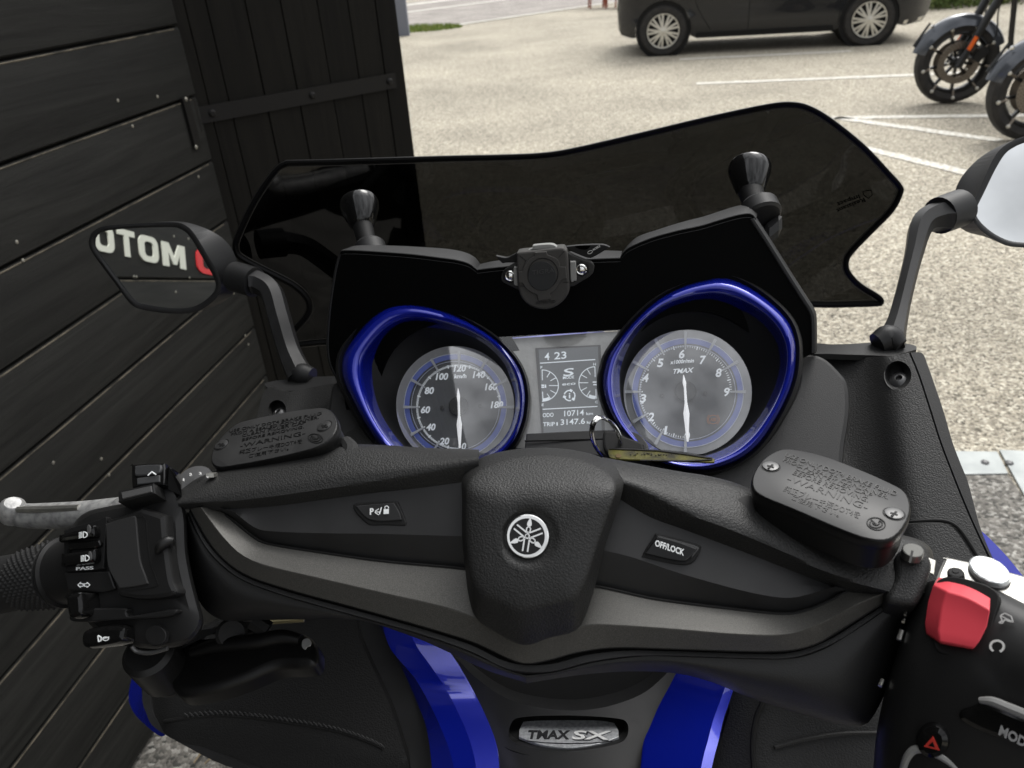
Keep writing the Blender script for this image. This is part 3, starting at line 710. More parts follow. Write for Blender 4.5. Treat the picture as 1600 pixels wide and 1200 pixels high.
    MB().lathe(Q(.07, 0, wr+.82), hd, [(.09, -.02), (.09, .03), (.06, .045)], 24).build('headlamp', M('moto_headlamp', (.5, .5, .5), .1, coat=1), t)
    MB().tube([Q(.52, .42, wr+.82), Q(.44, .30, wr+.90), Q(.40, 0, wr+.92), Q(.44, -.30, wr+.90), Q(.52, -.42, wr+.82)], .014, 10, n=20).build('handlebar', moto_black, t)
    L = [[Q(x, ry*math.cos(a), zc+rz*math.sin(a)) for a in np.linspace(0, 2*math.pi, 21)[:-1]] for x, zc, rz, ry in ((.48, .86, .05, .05), (.54, .88, .12, .13), (.72, .90, .14, .16), (.92, .84, .11, .13), (1.02, .78, .05, .06))]
    MB().loops(L).build('fuel_tank', moto_black, t)
    L = [[Q(x, ry*math.cos(a), zc+rz*math.sin(a)) for a in np.linspace(0, 2*math.pi, 17)[:-1]] for x, zc, rz, ry in ((.95, .74, .04, .10), (1.1, .72, .07, .17), (1.35, .74, .07, .18), (1.6, .86, .09, .16), (1.75, .88, .05, .1))]
    MB().loops(L).build('seat', rubber, t)
    for x, tl in ((.66, -.42), (.90, .42)):
        for k in range(7): MB().lathe(Q(x, 0, .42)+(-hd*math.sin(tl)*.0)+(np.array([0, 0, 1])*math.cos(tl)-hd*math.sin(-tl)*-1)*(.05+.035*k), np.array([0, 0, 1])*math.cos(tl)+hd*math.sin(-tl)*-1, [(.09, 0), (.09, .018)], 20).build('cooling_fin', moto_black, t)
    MB().box(Q(.80, 0, .32), hd*.26, sd_*.13, (0, 0, .13)).build('engine_case', moto_black, t, 0)
    MB().tube([Q(.30, .10, wr+.55), Q(.40, .10, .32), Q(.60, .12, .17), Q(1.1, .12, .17)], .022, 10, n=20).build('frame_tube', moto_black, t)
    MB().tube([Q(.58, .14, .50), Q(.55, .18, .30), Q(.80, .19, .22), Q(1.3, .20, .24), Q(2.0, .21, .26)], [.024, .026, .03, .045, .05], 12, n=24).build('exhaust_pipe', moto_black, t)
    for s in (-1, 1): MB().box(Q(1.68, s*.30, .58), hd*.28, sd_*.10, (0, 0, .17)).build('saddlebag', moto_black, t, 0)
    MB().tube([Q(.60, -.12, .30), Q(.72, -.30, .02)], .012, 8).build('side_stand', moto_black, t)
    return t
mh = nrm(ground(1400, 165)-ground(1560, 158))
motorcycle(ground(1481, 161), mh, 'touring motorcycle parked farther back, its grey front fender beside the car', .335)
motorcycle(ground(1604, 219), mh, 'touring motorcycle parked nearer at the right edge, cut by the frame', .335)

# ================================================================ THE SCOOTER
base = ground(900, 900); base = np.array([.05, .62, 0])
sc = empty('maxi_scooter', base, 'black and blue scooter seen from the saddle, filling the foreground', 'scooter')
HB = Plane((300, 800, .455), (1430, 900, .385), (845, 1030, .402))
GP = Plane((717, 540, .628), (717, 720, .606), (1075, 613, .582))
hb = lambda x, y, o=0.0: (x, y, HB.d(x, y, o))
def row(pts, off): return [hb(x, y, off) for x, y in pts]
down = np.array([0, 0, -1.0])

# ---- lower leg shield, seat side panels and centre console (farthest first)
LS = Plane((230, 1060, .66), (1130, 1060, .56), (700, 1180, .57))
ls = lambda x, y: LS.d(x, y)
knee = [(225, 1058), (222, 1085), (228, 1110), (242, 1134), (270, 1152), (305, 1168), (345, 1187), (400, 1206), (470, 1240), (640, 1300), (640, 1210), (628, 1160), (610, 1105), (585, 1050), (562, 1000), (540, 955), (400, 950), (300, 990), (240, 1030)]
def knee_d(x, y):
    d = LS.d(x, y, .004)
    l = 1060 + .0 + (x-225)*.16 + 60         # the stitched ridge
    d += .00016*max(0, y-l-0)**1.0 + .010*math.exp(-((x-225)/25)**2)
    return d
sheet('knee_pad', knee, knee_d, seat_leather, sc, .02, 14)
knee_p = [o for o in bpy.data.objects if o.name == 'knee_pad'][0]
stl = cr_open([(257, 1124), (300, 1118), (350, 1115), (400, 1119), (450, 1126), (500, 1134), (545, 1145), (585, 1160), (600, 1168)], 46)
MB().tube([P(x, y+3, knee_d(x, y)-.0005) for x, y in stl], .0016, 8).build('seam_fold', seat_leather, knee_p)
mb = MB()
for (a, b) in zip(stl[4:-1], stl[5:]):
    m = (a+b)/2; d = knee_d(*m)-.0024
    mb.tube([P(m[0]-3.5, m[1]-4.5, d+.0015), P(m[0], m[1]-2, d), P(m[0]+3.0, m[1]+1.5, d+.001)], .00055, 6)
mb.build('stitching', M('dark_thread', (.045, .045, .045), .7), knee_p)
# blue strip outside the knee pad
sheet('side_fairing', [(236, 1020), (222, 1032), (207, 1058), (201, 1088), (207, 1110), (222, 1128), (250, 1150), (260, 1140), (240, 1100), (236, 1060)], lambda x, y: LS.d(x, y)+.012+.0004*max(0, 232-x), blue, sc, .03, 12)
sheet('fairing_edge_strip', [(238, 1040), (228, 1062), (222, 1090), (228, 1113), (243, 1138), (300, 1171), (342, 1192), (400, 1212), (400, 1202), (300, 1160), (250, 1130), (236, 1100)], lambda x, y: LS.d(x, y)+.001, plastic, sc, .02, 12)
# dark filler between pad and blue trim
sheet('inner_leg_shield', [(530, 950), (562, 1000), (590, 1060), (613, 1110), (628, 1160), (640, 1230), (700, 1230), (672, 1150), (635, 1055), (590, 965), (560, 945)], lambda x, y: LS.d(x, y)+.004, plastic, sc, .02, 14)
# centre console
con_out = [(640, 985), (640, 985), (694, 1010), (740, 1056), (790, 1090), (845, 1106), (905, 1110), (960, 1101), (1010, 1080), (1052, 1042), (1052, 1042), (1120, 1035), (1010, 1230), (1010, 1230), (760, 1230), (760, 1230)]
def con_d(x, y):
    return LS.d(x, y)-.004+.014*((x-885)/160)**2 - .00008*(y-1100)
badge_hole = [(800, 1128), (822, 1120), (890, 1118), (960, 1122), (980, 1130), (979, 1152), (958, 1164), (890, 1174), (828, 1168), (797, 1155)]
sheet('centre_console', con_out, con_d, plastic, sc, .02, 12, holes=[badge_hole])
BP = Plane((811, 1150, con_d(811, 1150)+.004), (967, 1150, con_d(967, 1150)+.004), (890, 1170, con_d(890, 1170)+.002))
slab('badge_recess', [(790, 1120), (890, 1108), (990, 1122), (990, 1160), (890, 1184), (788, 1164)], BP, .004, black, sc, .0005, -.002)
badge = slab('name_badge', [(818, 1129), (818, 1129), (850, 1127), (930, 1127), (960, 1131), (960, 1131), (966, 1142), (967, 1153), (967, 1153), (935, 1164), (889, 1170), (845, 1165), (811, 1153), (811, 1153), (812, 1141)], BP, .002, M('brushed_badge_metal', (.50, .51, .52), .45, metal=.5, noise=(1200, .00008), mottle=(400, (.30, .31, .32), .8)), sc, .0005, .001)
ink_and_shadow = M('dark_badge_ink', (.02, .02, .022), .5)  # lettering ink, also the painted shadow under the SX letters
text('badge_lettering', [('TMAX', (823, 1154), (889, 1154.5), (3, -13))], BP, ink_and_shadow, badge, .0003, .035, .0011)
text('badge_lettering', [('SX', (894, 1156.2), (952.5, 1157), (5, -13.5))], BP, ink_and_shadow, badge, .0001, .045, .0011)  # dark offset copy painted as the shadow under the SX letters
text('badge_lettering', [('SX', (893, 1155), (951, 1156), (5, -13.5))], BP, M('bright_badge_letter', (.80, .80, .78), .4), badge, .0004, .015, .0013)
mb = MB(); lines(mb, BP, segs([(823, 1157.5), (850, 1160.5), (889, 1162), (925, 1161), (957, 1158)]), 1.3, .0012); mb.build('badge_underline', ink_and_shadow, badge, 0)
# dark hollow above the console: fork shroud and cables deep inside
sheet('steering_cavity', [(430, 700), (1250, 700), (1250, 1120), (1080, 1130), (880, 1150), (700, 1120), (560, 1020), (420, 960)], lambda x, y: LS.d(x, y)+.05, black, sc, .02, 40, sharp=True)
MB().tube([P(700, 1000, .68), P(780, 1060, .67), P(880, 1085, .66), P(990, 1060, .65), P(1060, 1010, .65)], .010, 10, n=24).build('cable_loom', black, sc)
# blue trim pieces either side of the console
def trim_piece(edge_l, crease, edge_r, name='blue_trim', off=0.0):
    mid_ = [((a[0]+b[0])/2, (a[1]+b[1])/2) for a, b in zip(crease, edge_r)]
    R = [[(x, y, ls(x, y)+o+off-.00022*max(0, y-1085)) for x, y in r] for r, o in ((edge_l, .022), (edge_l, .003), (crease, -.008), (mid_, -.0105), (edge_r, -.0075), ([(x+1.5, y) for x, y in edge_r], -.002), (edge_r, .022))]
    return band(name, R, blue, sc, n=40, t=.004, ang=12)
trim_piece([(570, 930), (590, 972), (610, 1010), (631, 1050), (652, 1098), (667, 1140), (675, 1200), (677, 1240)], [(590, 940), (606, 1005), (628, 1036), (650, 1062), (675, 1107), (692, 1145), (705, 1182), (716, 1240)],
           [(660, 960), (692, 1007), (718, 1045), (745, 1094), (764, 1135), (776, 1169), (780, 1200), (780, 1240)])
trim_piece([(1080, 1010), (1064, 1044), (1048, 1075), (1031, 1107), (1017, 1140), (1007, 1164), (1003, 1200), (1000, 1240)], [(1135, 1030), (1121, 1068), (1110, 1097), (1099, 1125), (1090, 1155), (1083, 1180), (1077, 1210), (1070, 1240)],
           [(1155, 1030), (1147, 1072), (1139, 1098), (1130, 1125), (1122, 1160), (1116, 1182), (1110, 1210), (1106, 1240)])
# right knee panel (in the shade)
sheet('knee_pad', [(1150, 1040), (1420, 1030), (1480, 1250), (1105, 1250), (1118, 1180), (1140, 1110)], lambda x, y: LS.d(x, y)+.006+.00009*abs(x-1190), seat_leather, sc, .02, 24)
rk = [o for o in bpy.data.objects if o.name.startswith('knee_pad')][-1]
MB().tube([P(x, y, LS.d(x, y)+.004+.00009*abs(x-1190)) for x, y in cr_open([(1198, 1085), (1182, 1120), (1176, 1160), (1178, 1210)], 16)], .0016, 6).build('panel_gap', black, rk)
MB().tube([P(x, y, LS.d(x, y)+.004+.00009*abs(x-1190)) for x, y in cr_open([(1210, 1168), (1260, 1155), (1320, 1146), (1400, 1145)], 16)], .0014, 6).build('seam_fold', seat_leather, rk)
# seat nose and body under the camera: keeps the place whole from other positions
L = []
for y, z, hw, hh in ((.30, .80, .05, .04), (.22, .83, .11, .07), (.05, .82, .16, .10), (-.25, .81, .19, .11), (-.5, .86, .19, .12), (-.9, .90, .16, .10), (-1.15, .92, .08, .05)):
    L.append([np.array([.05+hw*math.copysign(abs(math.cos(a))**.7, math.cos(a)), y-.55, z+hh*math.copysign(abs(math.sin(a))**.7, math.sin(a))-.12]) for a in np.linspace(0, 2*math.pi, 29)[:-1]])
MB().loops(L).build('saddle', seat_leather, sc)
L = []
for y, z, hw, hh in ((.55, .55, .12, .22), (.30, .45, .17, .22), (-.2, .45, .20, .24), (-.7, .55, .20, .20), (-1.4, .70, .10, .10)):
    L.append([np.array([.05+hw*math.cos(a), y-.35, z+hh*math.sin(a)-.05]) for a in np.linspace(0, 2*math.pi, 29)[:-1]])
MB().loops(L).build('body_shell', blue, sc)
for y, nm in ((1.35, 'front_wheel'), (-.45, 'rear_wheel')):
    wheel(sc, np.array([.13, y, .27]), np.array([1.0, 0, 0]), .27, name=nm)
L = []
for y, z, hw, hh in ((.62, .60, .20, .25), (.80, .66, .25, .30), (1.0, .68, .24, .30), (1.2, .66, .18, .24), (1.38, .62, .10, .14), (1.48, .60, .04, .05)):
    L.append([np.array([.05+hw*math.cos(a), y, z+hh*math.sin(a)]) for a in np.linspace(0, 2*math.pi, 33)[:-1]])
MB().loops(L).build('front_fairing', blue, sc)

# ---- dash fairing left and right
RF = Plane((1300, 560, .625), (1430, 560, .60), (1540, 880, .50))
def rf_d(x, y):
    # a raised inner shoulder and a hollow beside it, falling away to the outer edge
    t = (x-1300-(y-560)*.12)/55
    return RF.d(x, y) + .012*math.exp(-t*t) - .010/(1+math.exp(-(x-1372-(y-560)*.13)/9)) + .00004*max(0, y-600)*0
rec = circ(1403, 586, 21, 22)
out_r = [(1272, 556), (1272, 556), (1340, 558), (1398, 556), (1420, 551), (1420, 551), (1434, 585), (1452, 640), (1468, 690), (1485, 735), (1505, 785), (1527, 835), (1560, 905), (1600, 985), (1640, 1070), (1640, 1070), (1400, 1060), (1150, 900), (1150, 900), (1180, 700), (1260, 640)]
sheet('inner_fairing', out_r, rf_d, leather, sc, .01, 11, holes=[rec])
rfair = [o for o in bpy.data.objects if o.name == 'inner_fairing'][0]
strip_o = [(1423, 551), (1423, 551), (1441, 552), (1450, 572), (1460, 600), (1475, 645), (1488, 690), (1500, 722), (1512, 752), (1521, 785), (1533, 828), (1555, 880), (1590, 950), (1640, 1050), (1640, 1068), (1604, 985), (1564, 905), (1530, 835), (1508, 785), (1488, 735), (1471, 690), (1455, 640), (1437, 585)]
sheet('fairing_edge_strip', strip_o, lambda x, y: rf_d(x, y)-.0005+.0000*x, leather_fine, sc, .012, 12)
sheet('side_fairing', [(1531, 828), (1531, 828), (1545, 840), (1572, 868), (1600, 902), (1680, 1000), (1680, 1060), (1640, 1050), (1590, 952), (1555, 884)], lambda x, y: RF.d(x, y)+.010+.0003*max(0, x-1540-(y-830)*.9), blue, sc, .03, 10)
# recessed bolt
cup = Plane((1383, 586, rf_d(1383, 586)), (1424, 586, rf_d(1420, 586)), (1403, 608, rf_d(1403, 606)))
def cuphole(pl, c, r, ry, depth, bolt_r, tilt=0.0, parent=sc, mat_=leather_fine):
    o = pl.p(*c); mb = MB()
    ring = lambda k, off, dx=0, dy=0: [pl.p(c[0]+dx+r*k*math.cos(a), c[1]+dy+ry*k*math.sin(a), off) for a in np.linspace(0, 2*math.pi, 33)[:-1]]
    mb.loops([ring(1.04, .0003), ring(.98, 0), ring(.86, -depth*.6), ring(.70, -depth)], False, True)
    q = mb.build('bolt_recess', mat_, parent)
    mb = MB(); p0 = o-pl.n*depth; mb.lathe(p0, pl.n, [(bolt_r*1.9, 0), (bolt_r*1.9, .001), (bolt_r*1.5, .003), (bolt_r*1.0, .0045), (bolt_r*.62, .005), (bolt_r*.5, .0045), (bolt_r*.5, .002)], 24, False, True)
    mb.build('button_head_bolt', screw_steel, q)
cuphole(cup, (1403, 586), 21, 23, .008, .0045)
# storage lid below the right fairing
sheet('storage_lid', [(1385, 826), (1420, 819), (1465, 817), (1485, 822), (1500, 838), (1530, 885), (1560, 940), (1400, 960), (1330, 860)], lambda x, y: rf_d(x, y)-.0035, leather, sc, .006, 12)
MB().tube([P(x, y, rf_d(x, y)-.0015) for x, y in cr_open([(1415, 816), (1465, 813), (1490, 819), (1508, 838), (1535, 882), (1565, 935)], 24)], .0011, 6).build('lid_gap', black, sc)
# flap above the right fairing at the mirror foot
flap_d = lambda x, y: .612+.00010*(1350-x)*.5 + .0012*max(0, 560-y)
sheet('fairing_cap', [(1262, 536), (1300, 538), (1350, 536), (1375, 533), (1410, 536), (1430, 540), (1432, 546), (1432, 546), (1410, 552), (1393, 556), (1360, 555), (1300, 553), (1262, 551)], flap_d, leather_fine, sc, .004, 9, ext=(0, 0, -.005))
# smooth black dash side panel right of the tachometer
DP = Plane((1270, 555, .612), (1325, 640, .585), (1200, 700, .575))
slab('dash_side_panel', [(1235, 552), (1270, 552), (1292, 560), (1315, 582), (1326, 600), (1329, 640), (1322, 690), (1308, 760), (1240, 790), (1120, 790), (1050, 740), (1100, 740), (1180, 700), (1225, 640), (1245, 590)], DP, .02, leather_fine, sc, .004)
# left fairing
LF = Plane((415, 605, .74), (540, 600, .70), (420, 740, .64))
rec2 = circ(433, 641, 14, 16)
sheet('inner_fairing', [(417, 606), (450, 612), (535, 600), (560, 640), (600, 700), (620, 790), (340, 800), (395, 700), (402, 650)], lambda x, y: LF.d(x, y)-.006/(1+math.exp((x-470-(y-600)*-.25)/6)), leather, sc, .01, 12, holes=[rec2])
cuphole(LF, (433, 641), 14.5, 16.5, .006, .0042, mat_=leather_fine)
sheet('fairing_cap', [(416, 598), (450, 592), (485, 589), (530, 588), (545, 592), (545, 600), (500, 604), (452, 611), (420, 606)], lambda x, y: .735-.0002*(x-420)+.0012*max(0, 610-y), leather_fine, sc, .004, 9, ext=(0, 0, -.005))
slab('dash_side_panel', [(520, 600), (545, 600), (565, 650), (600, 700), (610, 760), (520, 760), (505, 690), (512, 640)], Plane((520, 600, .69), (600, 690, .63), (520, 740, .62)), .01, leather_fine, sc, .003)

# ---- windscreen
def scr_d(x, y):
    b = .775-.105*(x-450)/900+.00034*(y-250)
    return b + .045*(1-((x-850)/520)**2)
SCR = [(444, 253), (452, 251), (500, 250), (600, 247), (700, 244), (790, 242), (850, 239), (900, 231), (1000, 208), (1100, 184), (1200, 163), (1240, 160), (1268, 167), (1300, 186), (1350, 226), (1390, 268), (1409, 290), (1410, 303), (1396, 330), (1365, 362), (1335, 393), (1326, 408), (1328, 424), (1345, 443), (1372, 460), (1380, 468), (1379, 475), (1368, 478), (1300, 480), (1240, 481), (1100, 500), (850, 520), (640, 530), (515, 538), (460, 543), (450, 540), (448, 530), (456, 514), (474, 494), (480, 480), (474, 465), (455, 448), (420, 430), (385, 412), (368, 400), (364, 385), (368, 368), (385, 330), (405, 295), (430, 262)]
SCRs = cr_closed(SCR, 4)
inner = offset2d([np.array(p) for p in SCRs], 8.0)
# keep the inner outline free of self crossings
V, T = fill2d(SCRs, step=26)
scrn = obj('windscreen', [P(x, y, scr_d(x, y)) for x, y in V], T, screen_tint, sc, 60); clean(scrn, 1e-6)
L = []
for k, (o_, dz) in enumerate(((0, -.0035), (3.2, -.0042), (7.0, -.0022), (8.2, .0004), (7.6, .003), (0, .005), (-1.2, .0005), (0, -.0035))):
    L.append([P(p[0], p[1], scr_d(p[0], p[1])+dz) for p in offset2d([np.array(p) for p in SCRs], o_)])
rimo = MB().loops(L, False, False).build('rim', screen_edge, scrn)
clean(rimo, 1e-6)
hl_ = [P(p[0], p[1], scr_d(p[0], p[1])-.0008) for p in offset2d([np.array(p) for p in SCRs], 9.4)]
MB().tube(hl_+[hl_[0]], .0004, 5).build('polished_edge', M('polished_screen_edge', (.055, .052, .046), .3), scrn)  # grey line painted for the reflection along the rim's bevel
SCP = Plane((1310, 320, scr_d(1310, 320)-.001), (1360, 300, scr_d(1360, 300)-.001), (1340, 330, scr_d(1340, 330)-.001))
dark_print = M('black_print', (.001, .001, .001), .9, spec=0)
text('screen_lettering', [('Impact', (1342, 304), (1307, 317), (3, 6)), ('Resistant', (1350, 309), (1306, 327), (3, 6))], SCP, dark_print, scrn, .0001, .02, .0003)
mb = MB(); lines(mb, SCP, segs([(1348, 299), (1361, 297), (1363, 304), (1357, 310), (1350, 305), (1348, 299)]), 1.0, .0004); mb.build('screen_mark', dark_print, scrn, 0)
# stays between cockpit and screen
for (wx, wy, nx, ny, bx, by, k, d0) in ((561, 318, 566, 352, 577, 392, 1.0, .725), (1171, 262, 1172, 300, 1184, 330, 1.08, .635)):
    p0 = P(wx, wy, d0+.012); p1 = P(nx, ny, d0); ax = nrm(p0-p1); Lc = np.linalg.norm(p0-p1); r = 31*k*d0/F
    cu = MB().lathe(p0, -ax, [(r*.80, .003), (r*.90, -.0005), (r*.97, -.001), (r, .001), (r*.98, .006), (r*.80, Lc*.62), (r*.66, Lc*.92), (r*.58, Lc), (r*.45, Lc+.002), (r*.3, Lc+.002)], 40, True, True).build('screen_stay', piano, sc)
    MB().tube([p1+ax*.004, P((nx+bx)/2, (ny+by)/2, d0-.006), P(bx, by, d0-.012)], [.0095*k, .0088*k, .0085*k], 20).build('stay_rod', black, cu)
    a2 = nrm(P(nx, ny, d0)-P(bx, by, d0-.01)); MB().lathe(P(bx, by-8, d0-.012), a2, [(.013*k, -.012), (.0150*k, -.010), (.0145*k, .000), (.011*k, .004)], 24).build('stay_collar', plastic, cu)
    MB().tube([p0+ax*.0, P(wx-2, wy-12, scr_d(wx, wy))], [.006, .005], 12).build('stay_stud', black, cu)
bk_ = MB().box(P(1203, 362, .625), P(1218, 350, .625)-P(1203, 362, .625), P(1203, 345, .625)-P(1203, 362, .625), fw*.01).build('stay_bracket', plastic, sc, 0)
bpy.data.objects['stay_bracket'].modifiers.new('b', 'BEVEL').width = .004

# ---- cockpit surround
CK = Plane((533, 400, .640), (1170, 340, .585), (900, 560, .625))
ck = lambda x, y: CK.d(x, y)
face = [(532, 393), (532, 393), (560, 393), (600, 395), (645, 398), (690, 404), (712, 407), (732, 412), (745, 421), (745, 421), (790, 417), (900, 406), (969, 403), (969, 403), (974, 396), (986, 386), (1020, 372), (1060, 361), (1095, 353), (1130, 343), (1157, 336), (1172, 334), (1179, 340), (1179, 340), (1205, 380), (1235, 428), (1260, 468), (1272, 486), (1275, 500), (1275, 551), (1275, 551), (1240, 580), (1240, 700), (1180, 730), (600, 730), (545, 650), (537, 602), (527, 592), (516, 570), (512, 545), (513, 510), (517, 470), (524, 425)]
# openings for the display and the dials are cut out of the face
lcd_cut = [(800, 527), (800, 527), (880, 521), (967, 516), (967, 516), (952, 552), (944, 595), (950, 640), (968, 680), (968, 680), (830, 683), (830, 683), (838, 640), (832, 600), (818, 560)]
lcut = circ(700, 605, 105, 100); rcut = circ(1085, 598, 118, 112)
sheet('cockpit_panel', face, ck, gloss_black, sc, .004, 30, holes=[lcut, rcut, lcd_cut])
cockpit = bpy.data.objects['cockpit_panel']
# thin raised border on the right and the textured hood lip on top
def lip(front, back, name='hood_lip'):
    R = [[(x, y, ck(x, y)+.002) for x, y in front], [(x, y, ck(x, y)-.0012) for x, y in front], [(x, y-1.2, ck(x, y)-.001) for x, y in front], [(x, y, ck(x, y)+.035) for x, y in back], [(x, y+6, ck(x, y)+.06) for x, y in back]]
    return band(name, R, leather_fine, sc, n=40, t=.003, ext=(0, 0, -.003))
lip([(531, 397), (534, 392), (560, 392), (600, 394.5), (645, 398), (690, 403.5), (712, 406.5), (732, 412), (746, 422)], [(545, 388), (554, 384), (580, 383), (620, 384), (660, 386), (700, 389), (726, 394), (742, 402), (750, 412)])
lip([(745, 422), (770, 419), (790, 417), (850, 411), (910, 406), (970, 403.5)], [(748, 413), (770, 408), (790, 406), (850, 399), (910, 391), (972, 392)])
lip([(968, 404.5), (974, 395), (986, 385.5), (1020, 371.5), (1060, 360.5), (1095, 353), (1130, 342.5), (1157, 335.5), (1174, 334.5), (1181, 342)], [(974, 392), (984, 380), (998, 369), (1030, 358), (1065, 347), (1100, 338), (1140, 325), (1160, 320), (1172, 321), (1184, 332)])
rows = [[(x+dx, y+dy, ck(x, y)+dz) for x, y in ((1179, 340), (1205, 380), (1235, 428), (1258, 464), (1271, 485), (1274.5, 502), (1275, 550))] for dx, dy, dz in ((-7, 2, .0005), (-6, 2, -.0015), (-2, 1, -.002), (1, -1, 0), (2, -2, .02))]
band('panel_border', rows, plastic, sc, n=60, t=.002)
rows = [[(x+dx, y+dy, ck(x, y)+dz) for x, y in ((531, 397), (524, 425), (517, 470), (513, 510), (512, 545), (516, 570), (527, 592), (536, 602))] for dx, dy, dz in ((3, 0, .0003), (0, 0, -.001), (-1, 0, .0), (-2, 0, .03))]
band('panel_border', rows, plastic, sc, n=50, t=.002)

# ---- blue bezels, funnels and dials
def bezel(outer, innr, dialc, dr, name_):
    c = np.mean(np.array(innr), 0)
    mix = lambda k: [tuple(np.array(a)*(1-k)+np.array(b)*k) for a, b in zip(O, I)]
    def rs(pts, n=96):
        q = cr_closed(pts, 10); q.append(q[0]); D = np.array(q)
        ang = np.unwrap(np.arctan2(D[:, 1]-c[1], D[:, 0]-c[0])); 
        if ang[-1] < ang[0]: D = D[::-1]; ang = np.unwrap(np.arctan2(D[:, 1]-c[1], D[:, 0]-c[0]))
        a0 = ang[0]; tt = np.linspace(0, 2*math.pi, n+1)[:-1]
        t2 = (tt-a0) % (2*math.pi)+a0
        return [(np.interp(t, ang, D[:, 0]), np.interp(t, ang, D[:, 1])) for t in t2]
    O, I = rs(outer), rs(innr)
    D_ = [tuple((dialc[0]+dr[0]*math.cos(t), dialc[1]+dr[1]*math.sin(t))) for t in np.linspace(0, 2*math.pi, 97)[:-1]]
    def build(nm, spec, mat_, par):
        L = [[GP.p(x, y, off) for x, y in pts] for pts, off in spec]
        return MB().loops(L, False, False).build(nm, mat_, par, 60)
    big = lambda k: [(c[0]+(x-c[0])*k, c[1]+(y-c[1])*k) for x, y in O]
    b = build('gauge_bezel', [(big(1.0), -.035), (O, .0), (mix(.06), .0055), (mix(.16), .0095), (mix(.30), .0120), (mix(.44), .0115), (mix(.56), .0085), (mix(.66), .0040), (mix(.70), .0015)], blue, sc)
    build('inner_wall', [(mix(.70), .0015), (mix(.80), -.003), (mix(1.0), -.010)], blue_shaded, b)
    build('outer_shroud', [(big(1.075), -.03), (big(1.055), -.004), (big(1.035), .001), (big(1.0), -.004)], plastic, b)
    fm = lambda k: [tuple(np.array(a)*(1-k)+np.array(bb)*k) for a, bb in zip(I, D_)]
    build('funnel', [(I, -.010), (fm(.5), -.019), (fm(1), -.028)], black, b)
    return b
LO = [(534, 577), (536, 558), (543, 543), (557, 523), (575, 502), (592, 487), (612, 477), (635, 474.5), (667, 479), (705, 491), (742, 509), (775, 532), (800, 558), (815, 585), (821, 615), (820, 637), (816, 660), (801, 693), (765, 725), (715, 740), (660, 735), (620, 718), (592, 694), (566, 655), (547, 618), (537, 595)]
LI = [(581, 577), (586, 557), (605, 532), (630, 516), (660, 511), (697, 515), (732, 524), (762, 541), (787, 567), (800, 598), (805, 622), (804, 645), (795, 672), (775, 697), (740, 716), (700, 722), (660, 716), (628, 694), (600, 655), (586, 618)]
RO = [(944, 577), (952, 553), (975, 521), (1002, 491), (1032, 466), (1070, 447), (1107, 437), (1127, 434.5), (1150, 439), (1182, 456), (1213, 481), (1233, 505), (1242, 530), (1244, 551), (1242, 580), (1234, 610), (1216, 648), (1187, 692), (1153, 719), (1106, 734), (1058, 731), (1018, 716), (982, 686), (957, 653), (944, 620), (941, 595)]
RI = [(968, 596), (971, 570), (986, 535), (1008, 507), (1040, 486), (1075, 475), (1110, 472), (1150, 481), (1187, 501), (1211, 530), (1219, 562), (1212, 600), (1195, 638), (1170, 672), (1140, 697), (1100, 713), (1060, 713), (1020, 697), (990, 667), (972, 632)]
bezel(LO, LI, (711.5, 634), (92, 93), 'left'); bezel(RO, RI, (1074.5, 613.5), (100, 98), 'right')
FO = -.028
DL = Plane((700, 560, GP.d(700, 560, FO)), (700, 700, GP.d(700, 700, FO)), (760, 630, GP.d(760, 630, FO)))
dial_m = M('dial_face_grey', (.125, .128, .13), .6, mottle=(40, (.15, .152, .155), .6))
ring_blue = M('gauge_halo_blue', (.10, .13, .38), .45, emit=((.25, .35, 1), .07))
ring_silver = M('gauge_halo_silver', (.65, .68, .78), .35)
clear_acr = M('clear_acrylic_tick', (.55, .56, .57), .25)
dl_l, dl_r = (711.5, 634), (1074.5, 613.5)
